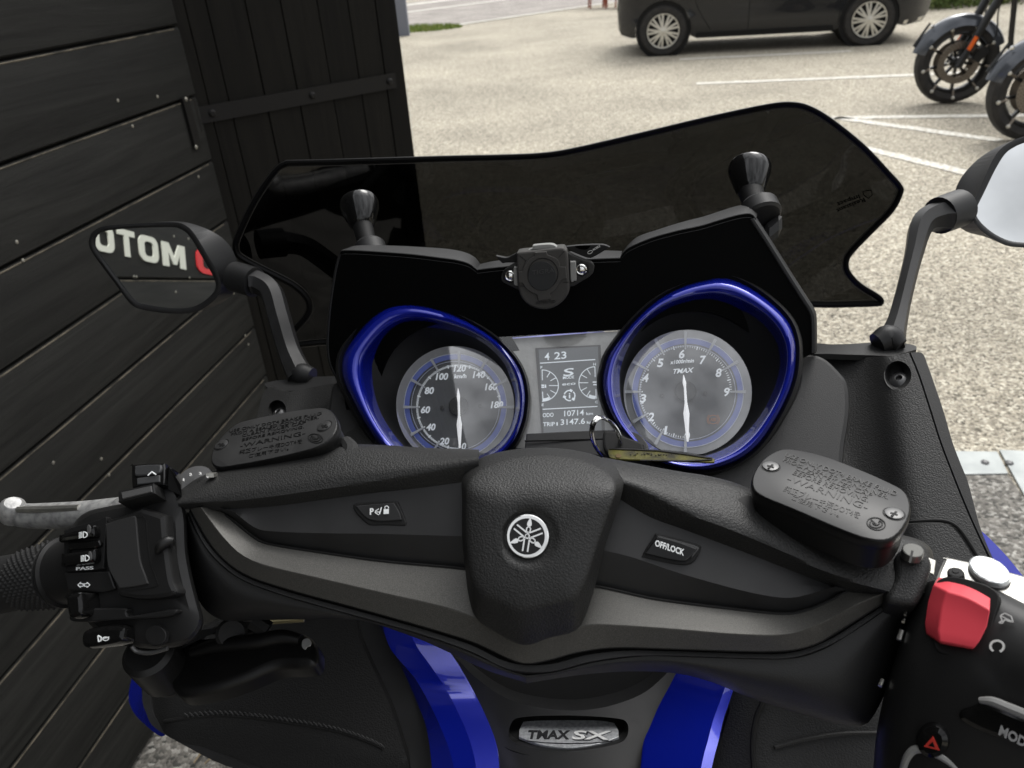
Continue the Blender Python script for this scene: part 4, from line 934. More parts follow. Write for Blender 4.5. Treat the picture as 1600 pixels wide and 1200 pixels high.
def dial(nm, c, r, centre, nums, ticks_n, per):
    root = slab(nm, circ(c[0], c[1], r[0]+4, r[1]+4, 40), DL, .006, dial_m, sc, .0003, -.001, k=2)
    mb = MB()
    def ann(mb, r0_, r1_, off, c_=c, a0=0, a1=360):
        n = 72; L = []
        for rr_, o_ in ((r0_, off-.001), (r0_, off), (r1_, off), (r1_, off-.001)):
            L.append([DL.p(c_[0]+rr_*k_*math.cos(t), c_[1]+rr_*k2*math.sin(t), o_) for t in np.radians(np.linspace(a0, a1, n+1))])
        mb.loops(L, False, False, closed=False)
    k_, k2 = r[0]/90, r[1]/90
    mb = MB(); ann(mb, 78, 97, .0002); mb.build('outer_ring', M('dial_outer_grey_%s' % nm[:5], (.33, .33, .335), .4), root)
    mb = MB(); ann(mb, 71, 78.6, .0008); mb.build('halo', ring_blue, root)
    mb = MB(); ann(mb, 78.6, 79.8, .0012); ann(mb, 67.4, 68.4, .0010); mb.build('halo_edge', ring_silver, root)
    mb = MB(); th = []
    for i in range(ticks_n*per+1):
        a = math.radians(270-30*i/per)
        big_ = i % per == 0; mid = i % (per//2) == 0
        r1_, r2_, w_ = (60.5, 67.5, 1.0) if big_ else (61.5, 66.5, .95) if mid else (63.0, 66.0, .55)
        r1_ *= k_; r2_ *= k_
        lines(mb, DL, [((centre[0]+r1_*math.cos(a), centre[1]-r1_*math.sin(a)), (centre[0]+r2_*math.cos(a), centre[1]-r2_*math.sin(a)))], w_*1.6, .0006)
    mb.build('scale_marks', dial_print, root, 0)
    for i in range(ticks_n+1):
        a = math.radians(270-30*i); p0 = (centre[0]+62*k_*math.cos(a), centre[1]-62*k_*math.sin(a)); p1 = (centre[0]+86*k_*math.cos(a), centre[1]-86*k_*math.sin(a))
        if inside(p1, [(c[0]+(r[0]+2)*math.cos(t), c[1]+(r[1]+2)*math.sin(t)) for t in np.linspace(0, 6.28, 40)]):
            A, B = DL.p(*p0, off=.0025), DL.p(*p1, off=.0055); x = nrm(B-A); y = nrm(np.cross(DL.n, x))
            MB().add([A-y*.0006, A+y*.0006, B+y*.0013, B-y*.0013, A-y*.0004-DL.n*.002, A+y*.0004-DL.n*.002, B+y*.0012-DL.n*.002, B-y*.0012-DL.n*.002], [(0, 1, 2, 3), (4, 7, 6, 5), (0, 4, 5, 1), (1, 5, 6, 2), (2, 6, 7, 3), (3, 7, 4, 0)]).build('light_blade', clear_acr, root, 0)
    text('numerals', nums, DL, dial_print, root, .0002, .03, .0012)
    return root
def num(s, cx, cy, h=11, w=None, sl=2.0, tilt=-.02):
    w = w or len(s)*7.0 - (2.5 if s.startswith('1') else 0)
    return (s, (cx-w/2, cy+h/2-tilt*w/2), (cx+w/2, cy+h/2+tilt*w/2), (sl, -h))
sp = dial('speedometer', dl_l, (91, 92), (717, 636), [num(s, x, y, 10.5) for s, x, y in (('20', 694, 689), ('40', 672.5, 667), ('60', 664, 640), ('80', 670, 610), ('100', 690, 588), ('120', 718, 575), ('140', 748, 585), ('160', 767, 604), ('180', 776, 632), ('0', 724, 697))] + [('km/h', (709.5, 591), (728.5, 590.5), (1.2, -6.5))], 9, 20)
ta = dial('tachometer', dl_r, (99, 97), (1071, 612), [num(s, x, y, 13, 3.8 if s == '1' else 9, 2.2) for s, x, y in (('0', 1072.5, 681), ('1', 1039, 672), ('2', 1017, 651), ('3', 1004, 622), ('4', 1008, 590), ('5', 1031, 566.5), ('6', 1064.5, 553), ('7', 1097, 562), ('8', 1122, 582), ('9', 1134.5, 612))] + [('x1000r/min', (1047, 569), (1084, 566), (1.2, -6)), ], 9, 10)
text('dial_lettering', [('TMAX', (1050, 584), (1082, 581.5), (2.6, -7.5))], DL, dial_print, ta, .0002, .03, .0012)
mb = MB(); lines(mb, DL, segs(circ(1114.5, 655.5, 7.6, 6.8, 20)+[(1122.1, 655.5)]), 1.0, .0012)
lines(mb, DL, segs(arc_pts(1114.5, 655.5, 9.6, 130, 230, 8)), .9, .0012); lines(mb, DL, segs(arc_pts(1114.5, 655.5, 9.6, -50, 50, 8)), .9, .0012)
put_text('ABS', DL.p(1109.6, 658.2, .0012), DL.p(1119.4, 657.9, .0012)-DL.p(1109.6, 658.2, .0012), DL.p(1109.8, 653, .0012)-DL.p(1109.6, 658.2, .0012), DL.n, .0002, mb, .02)
mb.build('abs_lamp', amber, ta, 0)
needle_m = M('white_needle', (.85, .86, .86), .4, emit=((1, 1, 1), .55))
def needle(root, c, tail, tip):
    lift = .0045; cc = DL.p(*c, off=lift); mb = MB()
    A, B = DL.p(*tail, off=lift), DL.p(*tip, off=lift-.001); x = nrm(B-A); y = np.cross(DL.n, x); N = DL.n
    st_ = [(A, .0003), (A+(cc-A)*.45, .0014), (cc-(cc-A)*.25, .0009), (cc+(B-cc)*.22, .0010), (cc+(B-cc)*.42, .0022), (cc+(B-cc)*.44, .0023), (B, .0007)]
    mb.loops([[p+y*w_, p+N*.0008, p-y*w_, p-N*.0004] for p, w_ in st_])
    n_ = mb.build('needle', needle_m, root, 0)
    MB().lathe(DL.p(*c, off=.001), DL.n, [(.0085, 0), (.0085, .001), (.0075, .0018), (.002, .0020)], 28).build('needle_boss', M('boss_dark_%s' % root.name[:4], (.035, .036, .036), .4), root)
needle(sp, (717, 635), (715.8, 607), (718.5, 700)); needle(ta, (1071, 612), (1068, 586), (1074.5, 690))
for root, pts in ((sp, ((691, 637), (751, 634))), (ta, ((1035, 618), (1102, 614)))):
    for q in pts: MB().lathe(DL.p(*q, off=0), DL.n, [(.0018, 0), (.0018, .0006), (.0011, .0007), (.0008, .0002)], 14).build('face_screw', screw_steel, root)
for root, c, r in ((sp, dl_l, (92, 93)), (ta, dl_r, (100, 98))):
    pts = [DL.p(c[0]+r[0]*math.cos(t), c[1]+r[1]*math.sin(t), .012) for t in np.linspace(0, 2*math.pi, 49)[:-1]]; n_ = len(pts)
    cc = DL.p(*c, off=.0165); mid = [DL.p(c[0]+r[0]*.6*math.cos(t), c[1]+r[1]*.6*math.sin(t), .0150) for t in np.linspace(0, 2*math.pi, 49)[:-1]]
    mb = MB().loops([pts, mid], False, False); b0_ = len(mb.v); mb.v.append(cc); mb.f += [(n_+i, n_+(i+1) % n_, b0_) for i in range(n_)]
    mb.build('gauge_glass', lens, root, 60)

# ---- centre display
LC = Plane((800, 527, GP.d(800, 527, -.012)), (967, 517, GP.d(967, 517, -.012)), (890, 680, GP.d(890, 680, -.010)))
bigq = [(772, 530), (772, 530), (988, 514), (988, 514), (966, 545), (957, 575), (955, 602), (960, 632), (970, 658), (985, 685), (985, 700), (985, 700), (800, 700), (800, 700), (809, 665), (814, 635), (811, 608), (803, 582), (788, 552)]
lcdf = slab('display', bigq, LC, .004, M('display_frame_silver', (.42, .42, .41), .45, metal=.3, noise=(150, .0006), mottle=(30, (.56, .56, .54), .8)), sc, .0003, -.002)
scr_ = slab('screen', [(841, 546), (841, 546), (934, 541), (934, 541), (940, 672), (940, 672), (849, 676), (849, 676)], LC, .001, M('lcd_grey', (.13, .136, .14), .5, emit=((.85, .93, 1), .06)), lcdf, .0002, -.0006)
slab('screen_border', [(836, 543), (836, 543), (938, 538), (938, 538), (945, 675), (945, 675), (846, 679), (846, 679)], LC, .001, M('lcd_border', (.13, .13, .13), .5), lcdf, .0002, -.0012)
lcd_w = M('lcd_white', (.62, .65, .67), .6, emit=((.85, .93, 1), .42))
text('readout', [('4', (851, 562.5), (858.5, 562.2), (0, -11.5)), ('23', (866, 561.5), (885, 560), (0, -11.5)), ('S', (880, 588), (896, 586), (1.5, -12)), ('MODE', (879.5, 592.5), (897, 591), (0, -4.5)),
                 ('eco', (878, 602.5), (899, 601), (1, -5)), ('i', (888.7, 622.5), (891.3, 622), (0, -9)), ('ODO', (848, 652), (865, 651), (0, -6.5)), ('10714', (881.5, 650.5), (912.5, 648.5), (0, -9)), ('km', (916, 648.5), (926.5, 648), (0, -4.5)),
                 ('TRIP', (848.5, 666), (867, 665.5), (0, -6.5)), ('3147.6', (876, 664), (914, 662), (0, -9)), ('km', (917, 662), (927, 661.5), (0, -4.5)), ('F', (844.5, 576), (847.5, 576), (0, -4)), ('E', (846.5, 634.5), (849.5, 634.5), (0, -4)), ('H', (927, 571), (931, 571), (0, -4)), ('C', (930, 630), (934, 630), (0, -4)), ('1', (869.5, 665), (871.5, 665), (0, -5.5))], LC, lcd_w, scr_, .00012, .012, -.0004)
mb = MB(); E = -.0004
lines(mb, LC, [((844, 567.5), (930, 561.8)), ((848, 639.5), (933.5, 635))], 1.4, E)
lines(mb, LC, segs(arc_pts(847, 602.5, 25.5, 90, -90, 22, 24.5))+[((847, 578), (847.4, 594)), ((847.8, 612), (848.4, 627))], 1.2, E)
lines(mb, LC, segs(arc_pts(930, 598, 25.5, 90, 270, 22, 25))+[((929.5, 573.5), (930, 589)), ((931, 608), (931.5, 623))], 1.2, E)
for (cx, cy, sg) in ((847, 602.5, 1), (930, 598, -1)):
    for a in (-58, -30, 0, 30, 60): lines(mb, LC, [((cx+sg*25*math.cos(math.radians(a)), cy-24.5*math.sin(math.radians(a))), (cx+sg*(15 if a else 11)*math.cos(math.radians(a)), cy-(15)*math.sin(math.radians(a))))], 1.1, E)
lines(mb, LC, segs(arc_pts(848, 603, 22, -62, -90, 5, 21.5)), 4.2, E); lines(mb, LC, segs(arc_pts(930.5, 598.5, 22, 243, 270, 5, 22)), 4.2, E)
for a0 in (75, 195, 315): lines(mb, LC, segs(arc_pts(890, 618, 8.3, a0, a0+92, 9, 8)), 1.9, E)
for a in (75, 195, 315):
    x, y = 890+8.3*math.cos(math.radians(a)), 618-8*math.sin(math.radians(a)); lines(mb, LC, [((x-2, y-1), (x+2, y+1))], 4, E)
lines(mb, LC, [((846, 602), (850, 602)), ((846, 605), (850.5, 605)), ((852, 601), (852.5, 606)), ((926, 597), (932, 597)), ((927, 601), (934, 601))], 2.2, E)
mb.build('readout_symbols', lcd_w, scr_, 0)
gp = [DL.p(0, 0)]; 
pts = [(776, 527), (985, 514), (966, 545), (957, 575), (955, 602), (960, 632), (970, 658), (980, 680), (808, 688), (812, 660), (815, 630), (811, 604), (803, 578), (790, 550)]
MB().add([LC.p(x, y, .004) for x, y in pts], [tuple(range(14))]).build('display_glass', glassy('display_glass', (.90, .90, .90), 2.4, .08), lcdf, 0)
# lower ledge under the display
slab('display_ledge', [(822, 677), (822, 677), (972, 672), (1010, 690), (1010, 712), (1010, 712), (818, 712), (818, 712)], Plane((822, 677, .598), (972, 672, .580), (900, 710, .575)), .02, plastic, sc, .001)
MB().tube([P(820, 689, .5905), P(900, 687, .583), P(985, 685, .5745)], .0007, 6).build('ledge_groove', black, sc)

# ================================================================ HANDLEBAR ASSEMBLY
bar = None
# --- covers: leather grained top, smooth inner panels, grey trim, lower lip and underside
E0L = [(268, 770), (300, 748), (330, 738), (400, 722), (470, 706), (535, 697), (600, 698), (660, 702), (748, 705)]
C1L = [(278, 786), (310, 783), (345, 782), (435, 772), (535, 757), (610, 745), (660, 736), (730, 722), (748, 718)]
E1L = [(280, 797), (310, 795), (350, 797), (435, 790), (510, 780), (585, 770), (657, 762), (730, 752), (748, 750)]
top_l = band('handlebar_cover', [row([(x, y-2) for x, y in E0L], -.045), row(E0L, -.020), row([(a+(c-a)*.33, b+(d-b)*.33) for (a, b), (c, d) in zip(cr_open(E0L, 12), cr_open(C1L, 12))], -.006), row([(a+(c-a)*.7, b+(d-b)*.7) for (a, b), (c, d) in zip(cr_open(E0L, 12), cr_open(C1L, 12))], .0015), row(C1L, .003), row([(a+(c-a)*.25, b+(d-b)*.25) for (a, b), (c, d) in zip(cr_open(C1L, 12), cr_open(E1L, 12))], .0022), row(E1L, -.0035)], leather, sc, n=60, t=.003, m=26)
E0R = [(942, 716), (985, 724), (1060, 738), (1110, 746), (1160, 760), (1250, 800), (1330, 826), (1400, 836), (1440, 846), (1457, 862), (1458, 880)]
C1R = [(942, 742), (960, 750), (1000, 762), (1075, 800), (1125, 820), (1200, 848), (1275, 885), (1337, 908), (1385, 922), (1420, 930), (1440, 925)]
E1R = [(942, 765), (960, 775), (1015, 808), (1075, 830), (1170, 866), (1300, 917), (1335, 928), (1390, 941), (1417, 946), (1432, 943), (1446, 926)]
lerp = lambda A, B, k, n=14: [(a[0]+(b[0]-a[0])*k, a[1]+(b[1]-a[1])*k) for a, b in zip(cr_open(A, n), cr_open(B, n))]
top_r = band('handlebar_cover', [row([(x, y-1) for x, y in E0R], -.045), row(E0R, -.018), row(lerp(E0R, C1R, .3), -.006), row(lerp(E0R, C1R, .7), .002), row(C1R, .0045), row(lerp(C1R, E1R, .22), .0030), row(E1R, -.006)], leather, sc, n=60, t=.003, m=26)
# smooth inner panels
E2L = [(330, 795), (352, 802), (400, 840), (425, 850), (500, 862), (600, 876), (735, 889), (800, 895)]
K1L = [(345, 794), (365, 800), (398, 824), (425, 830), (500, 833), (590, 834), (660, 836), (735, 838), (800, 838)]
pan_l = band('inner_trim_panel', [row([(336, 790), (350, 790), (435, 784), (510, 774), (585, 764), (657, 756), (730, 746), (800, 740)], -.004), row(lerp(E1L[2:], K1L, .5), -.002), row(K1L, -.0005), row(lerp(K1L, E2L, .5), -.0045), row(E2L, -.0095)], plastic, sc, n=56, t=.004, ang=9)
E2R = [(880, 905), (930, 915), (1025, 935), (1150, 951), (1225, 958), (1262, 952), (1300, 936), (1325, 922), (1345, 925)]
K1R = [(880, 855), (930, 858), (985, 870), (1060, 895), (1145, 919), (1200, 931), (1235, 934), (1265, 928), (1305, 917)]
pan_r = band('inner_trim_panel', [row([(880, 740), (960, 768), (1015, 800), (1075, 822), (1170, 858), (1300, 912), (1330, 922)], -.0065), row(lerp([(880, 745), (960, 775), (1015, 808), (1075, 830), (1170, 866), (1300, 917)], K1R, .5), -.003), row(K1R, -.0005), row(lerp(K1R, E2R, .5), -.0045), row(E2R, -.0095)], plastic, sc, n=56, t=.004, ang=9)
# grey metallic trim: one bright facet turned up, one darker facet turned down
E2 = [(334, 793), (352, 804), (400, 842), (425, 851), (500, 863), (600, 877), (735, 890), (850, 912), (930, 916), (1025, 936), (1150, 952), (1225, 959), (1262, 953), (1300, 937), (1330, 922), (1385, 924)]
E3 = [(314, 793), (350, 840), (380, 868), (420, 884), (500, 903), (600, 926), (700, 949), (760, 972), (821, 1000), (890, 984), (925, 975), (1025, 980), (1150, 990), (1225, 991), (1262, 982), (1300, 965), (1340, 943), (1386, 925)]
E4 = [(297, 794), (335, 857), (380, 895), (450, 920), (550, 947), (650, 975), (738, 1002), (790, 1026), (821, 1036), (860, 1030), (900, 1019), (960, 1011), (1050, 1013), (1175, 1017), (1237, 1015), (1275, 1005), (1300, 991), (1350, 960), (1400, 928)]
trim = band('grey_trim', [row(E2, -.0085), row(E2, -.0065), row(E3, .0020), row(lerp(E3, E4, .06, 20), .0018), row(E4, -.0050), row([(x, y+1) for x, y in E4], -.014)], grey_trim, sc, n=90, t=.003, ang=10)
for nm, pth, o in (('trim_seam', E2[1:], -.0062), ('trim_seam', E4, -.0066)):
    MB().tube([P(*q) for q in row(cr_open(pth, 80), o)], .0007, 6).build(nm, black, trim)
# dark lip under the trim
E5 = [(294, 803), (300, 820), (330, 868), (375, 905), (445, 932), (550, 962), (650, 990), (730, 1018), (790, 1046), (822, 1056), (870, 1050), (930, 1035), (1000, 1026), (1050, 1026), (1175, 1030), (1240, 1029), (1282, 1017), (1310, 1002), (1360, 970), (1408, 935)]
band('lower_lip', [row(E4, -.0145), row(lerp(E4, E5, .35, 20), -.0095), row(lerp(E4, E5, .85, 20), -.0085), row([(x, y+2) for x, y in E5], -.020)], leather_fine, sc, n=90, t=.003)
# underside bodies
UL = [(283, 800), (290, 860), (299, 905), (315, 944), (345, 967), (400, 967), (470, 966), (560, 968), (640, 992), (700, 1018), (760, 1046), (822, 1066)]
band('underside_cover', [row(E5[:10], -.012), row(lerp(E5[:10], UL, .35, 16), -.013), row(lerp(E5[:10], UL, .7, 16), -.024), row(UL, -.045), row([(x+3, y+2) for x, y in UL], -.075)], leather_fine, sc, n=60, t=.003, m=18)
UR = [(822, 1066), (935, 1050), (1040, 1048), (1110, 1062), (1180, 1090), (1260, 1115), (1335, 1133), (1365, 1120), (1400, 1040), (1425, 960), (1432, 938)]
band('underside_cover', [row(E5[9:], -.012), row(lerp(E5[9:], UR, .35, 16), -.013), row(lerp(E5[9:], UR, .7, 16), -.022), row(UR, -.040), row([(x-3, y+2) for x, y in UR], -.075)], leather_fine, sc, n=60, t=.003, m=18)
# centre cap
CB = [(722, 780), (722, 750), (735, 727), (765, 710), (815, 701), (865, 700), (915, 707), (955, 722), (973, 742), (973, 765), (963, 800), (945, 855), (930, 915), (915, 962), (898, 986), (860, 996), (818, 1008), (775, 988), (744, 966), (732, 930), (727, 890), (722, 840)]
CF = [(728, 785), (730, 758), (745, 737), (775, 722), (820, 712), (868, 711), (912, 720), (946, 737), (961, 756), (959, 778), (948, 812), (932, 858), (917, 905), (903, 932), (890, 941), (852, 950), (812, 958), (778, 944), (750, 930), (736, 906), (731, 875), (727, 830)]
def scale_o(o, k, c=(838, 838)): return [(c[0]+(x-c[0])*k, c[1]+(y-c[1])*k) for x, y in o]
def capd(o, off, roll=.00022): return [(x, y, HB.d(x, y, off)+max(0, 770-y)**1.15*roll) for x, y in o]
bl = lambda k: [(a[0]*(1-k)+b[0]*k, a[1]*(1-k)+b[1]*k) for a, b in zip(CB, CF)]
cap = rings('centre_cap', [capd(CB, -.020, .0003), capd(CB, .0085, .0003), capd(bl(.05), .0105), capd(bl(.80), .0195), capd(bl(.93), .0213), capd(CF, .0222), capd(scale_o(CF, .97), .0232), capd(scale_o(CF, .9), .0242), capd(scale_o(CF, .7), .0252), capd(scale_o(CF, .5), .0256), capd(circ(826, 840, 52, 53, 22, -math.pi*.8), .0256), capd(circ(826, 840, 44, 45, 22, -math.pi*.8), .0253), capd(circ(825, 839, 37, 38, 22, -math.pi*.8), .0230)], leather, sc, False, True, n=88, smooth=50)
EMP = Plane((790, 840, HB.d(790, 840, .0243)), (860, 840, HB.d(860, 840, .0243)), (825, 870, HB.d(825, 870, .0243)))
em = slab('emblem', circ(824.5, 838, 33.5, 34.5, 28), EMP, .0015, chrome, cap, .0006, .0008, k=2)
slab('emblem_field', circ(824, 838.5, 27.6, 28.5, 28), EMP, .0004, M('emblem_black', (.008, .008, .008), .35), em, .0001, .0010, k=2)
mb = MB(); cx, cy = 824.2, 838
for a in (81, 201, 321):
    ca, sa_ = math.cos(math.radians(a)), math.sin(math.radians(a)); q = lambda r, s: (cx+r*ca-s*sa_, cy-(r*sa_+s*ca))
    lines(mb, EMP, [(q(0, 0), q(7, 0))], 3, .0011, .0003)
    lines(mb, EMP, segs([q(6, 0), q(7.5, 3.0), q(13, 3.0), q(15.5, 0), q(13, -3.0), q(7.5, -3.0), q(6, 0)]), 1.8, .0011, .0003)
    L = [q(15, 1.3), q(18, 3.8), q(22, 3.2), q(31, 0), q(22, -3.2), q(18, -3.8), q(15, -1.3)]
    o2 = [EMP.p(*z, off=.0014) for z in L]; mb.add(o2+[p-EMP.n*.0004 for p in o2], [tuple(range(7))]+[(i, i+7, (i+1) % 7+7, (i+1) % 7) for i in range(7)])
    b = a+180; cb, sb_ = math.cos(math.radians(b)), math.sin(math.radians(b)); w2 = lambda r, s: (cx+r*cb-s*sb_, cy-(r*sb_+s*cb))
    lines(mb, EMP, [(w2(4.5, 3.9), w2(24, 3.9)), (w2(4.5, -3.9), w2(24, -3.9))], 2.3, .0011, .0003)
lines(mb, EMP, segs(circ(cx, cy, 3.4, 3.4, 10)+[(cx+3.4, cy)]), 1.8, .0011, .0003)
mb.build('tuning_fork_mark', chrome, em, 0)
slab('mark_centre', circ(cx, cy, 2.2, 2.2, 8), EMP, .0003, black, em, .0001, .0015, k=2)
# push buttons on the two panels
def button(nm, hole, face_o, pl, items, raise_=.0015, face_mat=None):
    r = slab(nm, hole, pl, .006, black, sc, .0008, .0004)
    f = slab('button_face', face_o, pl, .003, face_mat or piano, r, .0006, raise_)
    text('button_lettering', items, pl, white_print, f, .0001, .03, raise_+.0003); return f
BL = Plane((560, 800, HB.d(560, 800, -.0012)), (634, 790, HB.d(634, 790, -.0012)), (600, 822, HB.d(600, 822, -.0010)))
f = button('unlock_button', [(552, 791), (556, 787), (585, 784), (617, 783), (623, 787), (634, 812), (635, 819), (630, 822), (600, 821), (578, 821), (566, 812), (555, 800)],
           [(556, 791), (556, 791), (585, 788), (617, 786), (617, 786), (626, 802), (629, 813), (629, 813), (600, 815), (580, 813), (569, 806)], BL, [('P', (578, 804), (584, 803.5), (0, -10)), ('/', (592, 803), (597, 802.5), (0, -10))], .0014, plastic)
mb = MB(); lines(mb, BL, [((586, 799), (592, 795)), ((586, 800), (593, 800)), ((586, 801), (592, 804.5))], 1.2, .0019)
lines(mb, BL, [((599.5, 799.5), (607.5, 799))], 7.5, .0019); lines(mb, BL, segs([(601.5, 795), (601.5, 791.5), (604.5, 790.5), (607, 792), (607, 794.5)]), 1.3, .0019); mb.build('lock_symbol', white_print, f, 0)
BR = Plane((1010, 850, HB.d(1010, 850, -.0010)), (1090, 860, HB.d(1090, 860, -.0012)), (1050, 880, HB.d(1050, 880, -.0010)))
button('lock_button', [(1003, 868), (1022, 838), (1030, 835), (1088, 850), (1095, 858), (1086, 875), (1075, 882), (1055, 882), (1010, 873)], [(1007, 865), (1007, 865), (1027, 838), (1027, 838), (1060, 847), (1089, 858), (1089, 858), (1077, 872), (1066, 877), (1040, 873)], BR, [('OFF/LOCK', (1023, 852.5), (1068.5, 868), (1.5, -9.5))], .0030)
mb = MB(); f2 = slab('button_face', [(1028, 837), (1028, 837), (1086, 853), (1091, 859), (1091, 859), (1079, 874), (1079, 874), (1083, 862), (1083, 862), (1030, 845), (1030, 845)], BR, .001, M('button_bevel', (.06, .06, .06), .3), bpy.data.objects['lock_button'], .0002, .0012)

# --- brake fluid reservoirs with raised warnings
def reservoir(lid, bottom, tilt_pts, items, screws, jap, logo, label=None, sideclip=None):
    pl = Plane(*tilt_pts)
    L0 = cr_closed(lid, 6)
    cen = np.mean([pl.p(x, y) for x, y in lid], 0)
    top = [pl.p(x, y) for x, y in L0]; dn = -pl.n
    k = lambda s, t: [cen+(p-cen)*s+dn*t for p in top]
    tk = bottom
    mb = MB().loops([k(.955, tk), k(.965, tk*.5), k(.972, .0062), k(.992, .0060), k(1.0, .0050), k(1.0, .0016), k(.994, .0006), k(.985, .0001), k(.972, -.0001)], True, False)
    r = mb.build('fluid_reservoir', res_side, sc); clean(r)
    if label: r['label'] = label
    o2 = [np.array(pl.uv(x, y)) for x, y in L0]; c2 = np.mean(o2, 0); ins = [c2+(p-c2)*.972 for p in o2]
    V, T = fill2d(ins); lidp = MB().add([pl.w(*p, off=.0001) for p in V], T); 
    lidp.loops([k(.972, -.0001), k(.985, .0001), k(.994, .0006), k(1.0, .0016)], False, False)
    ld = lidp.build('lid', lid_paint, r); clean(ld, 2e-6)
    text('raised_warning', items, pl, M('raised_lettering_%d' % len(bpy.data.materials), (.007, .007, .007), .35), ld, .00022, -.006, .0002)
    text('raised_warning', jap, pl, M('raised_lettering_j%d' % len(bpy.data.materials), (.008, .008, .008), .35), ld, .0002, -.004, .0002)
    for (c, rx, ry) in screws:
        o = pl.p(*c, off=.0001); m = MB().lathe(o, pl.n, [(.0052, -.0004), (.0052, .0001), (.0047, .0001), (.0044, -.0001)], 24, False, False); m.build('screw_well', black, ld)
        s = MB().lathe(o, pl.n, [(.0044, -.0001), (.0042, .0007), (.003, .0010), (.001, .0011)], 24, False, True).build('cross_head_screw', screw_steel, ld)
        mb = MB(); lines(mb, pl, [((c[0]-rx*.38, c[1]-ry*.2), (c[0]+rx*.38, c[1]+ry*.2)), ((c[0]+rx*.25, c[1]-ry*.38), (c[0]-rx*.25, c[1]+ry*.38))], 3.4, .0012, .0002); mb.build('screw_slot', black, ld, 0)
    mb = MB(); c, rx, ry = logo
    lines(mb, pl, segs(circ(c[0], c[1], rx, ry, 20, .2)+[circ(c[0], c[1], rx, ry, 20, .2)[0]]), 1.5, .0003)
    lines(mb, pl, segs(arc_pts(c[0], c[1], rx*.68, 150, 420, 16, ry*.66)), 2.2, .0003); lines(mb, pl, segs(arc_pts(c[0], c[1]-1, rx*.36, 150, 400, 10, ry*.34)), 1.8, .0003)
    lines(mb, pl, [((c[0]-rx*.55, c[1]-ry*.7), (c[0]+rx*.05, c[1]+ry*.15))], 2.2, .0003)
    mb.build('lid_emblem', black, ld, 0)
    return r, pl
RL_ = [(1176, 741), (1190, 719), (1210, 705), (1232, 701), (1280, 710), (1340, 732), (1390, 754), (1414, 768), (1423, 787), (1421, 808), (1407, 832), (1388, 844), (1360, 843), (1320, 830), (1240, 796), (1190, 775), (1175, 761)]
dA = np.array([.945, .33])
def L_(s, x0, y0, x1, y1, h, ux=None): return (s, (x0, y0), (x1, y1), ((ux if ux is not None else h*.55)*.86, -h*.86))
reservoir(RL_, .019, ((1176, 745, .413), (1423, 795, .380), (1300, 715, .421)),
    [L_('USE ONLY DOT4 BRAKE FLUID', 1226, 713, 1400, 775, 6.5, 5), L_('FROM A SEALED CONTAINER.', 1223, 720.5, 1387, 780, 6.2, 5), L_('CLEAN FILLER CAP', 1242, 733.5, 1361, 777, 6.4, 5), L_('BEFORE REMOVING.', 1238, 741, 1356, 785, 6.8, 5), L_('-WARNING-', 1229, 751, 1354, 797.5, 9.5, 6.5)],
    [((1204, 729), 14, 8), ((1397, 803), 15, 9.5)], [L_('純正ブレーキ液DOT4を', 1224, 767, 1342, 810, 8.5, 5), L_('ご使用下さい。', 1236, 780, 1310, 808, 6.5, 4)], ((1369, 818.5), 14.5, 9.5))
slab('reservoir_slot', [(1150, 792), (1152, 783), (1163, 775), (1176, 778), (1178, 806), (1160, 808)], Plane((1150, 790, HB.d(1150, 790, -.0030)), (1180, 800, HB.d(1180, 800, -.0022)), (1165, 778, HB.d(1165, 778, -.0065))), .003, black, sc, .0003)
slab('cover_end', [(1384, 926), (1396, 900), (1399, 870), (1409, 857), (1425, 851), (1442, 857), (1453, 869), (1457, 885), (1451, 905), (1445, 922), (1436, 940), (1424, 946), (1390, 941)], Plane((1390, 900, HB.d(1390, 900, .0035)), (1450, 890, HB.d(1450, 890, .0045)), (1425, 940, HB.d(1425, 940, .0075))), .024, leather, sc, .0035, seg=4)
LL_ = [(329, 718), (331, 706), (337, 694), (349, 679), (367, 664), (388, 656), (451, 643), (497, 637), (512, 638), (521, 645), (526, 655), (527, 667), (519, 682), (505, 694), (482, 703), (419, 718), (357, 729), (341, 730), (332, 726)]
reservoir(LL_, .020, ((329, 715, .487), (527, 665, .470), (430, 643, .505)),
    [L_('USE ONLY DOT4 BRAKE FLUID', 358, 676, 503, 648, 5, 1), L_('FROM A SEALED CONTAINER.', 361, 681, 498, 654, 5, 1), L_('CLEAN FILLER CAP', 378, 683, 478, 662, 5, 1), L_('BEFORE REMOVING.', 378, 689.5, 475, 669, 5, 1), L_('-WARNING-', 375, 700, 477, 679.5, 7.5, 1)],
    [((346, 695), 11, 6.5), ((507, 666), 12, 7)], [L_('純正ブレーキ液DOT4を', 374, 709.5, 472, 692, 6.5, 1), L_('ご使用下さい。', 389, 715, 451, 703, 5.5, 1)], ((493, 685), 11.5, 6.8))
MB().tube([P(540, 690, .478), P(549, 706, .470), P(541, 722, .462)], [.004, .0055, .004], 10, n=10).build('rubber_boot', rubber, sc)
# slotted screw at the right end of the cover
SP_ = Plane((1405, 870, HB.d(1405, 870, .0035)), (1450, 875, HB.d(1450, 875, .0035)), (1425, 845, HB.d(1425, 845, -.008)))
scr2 = slab('cover_screw', circ(1424, 870.5, 18, 10.5, 20, .25), SP_, .004, M('slotted_screw', (.085, .085, .08), .4, metal=.6), sc, .0006, .0045, k=2)
mb = MB(); lines(mb, SP_, [((1425.5, 861), (1421.5, 880))], 3.2, .0047, .0003); mb.build('screw_slot', black, scr2, 0)

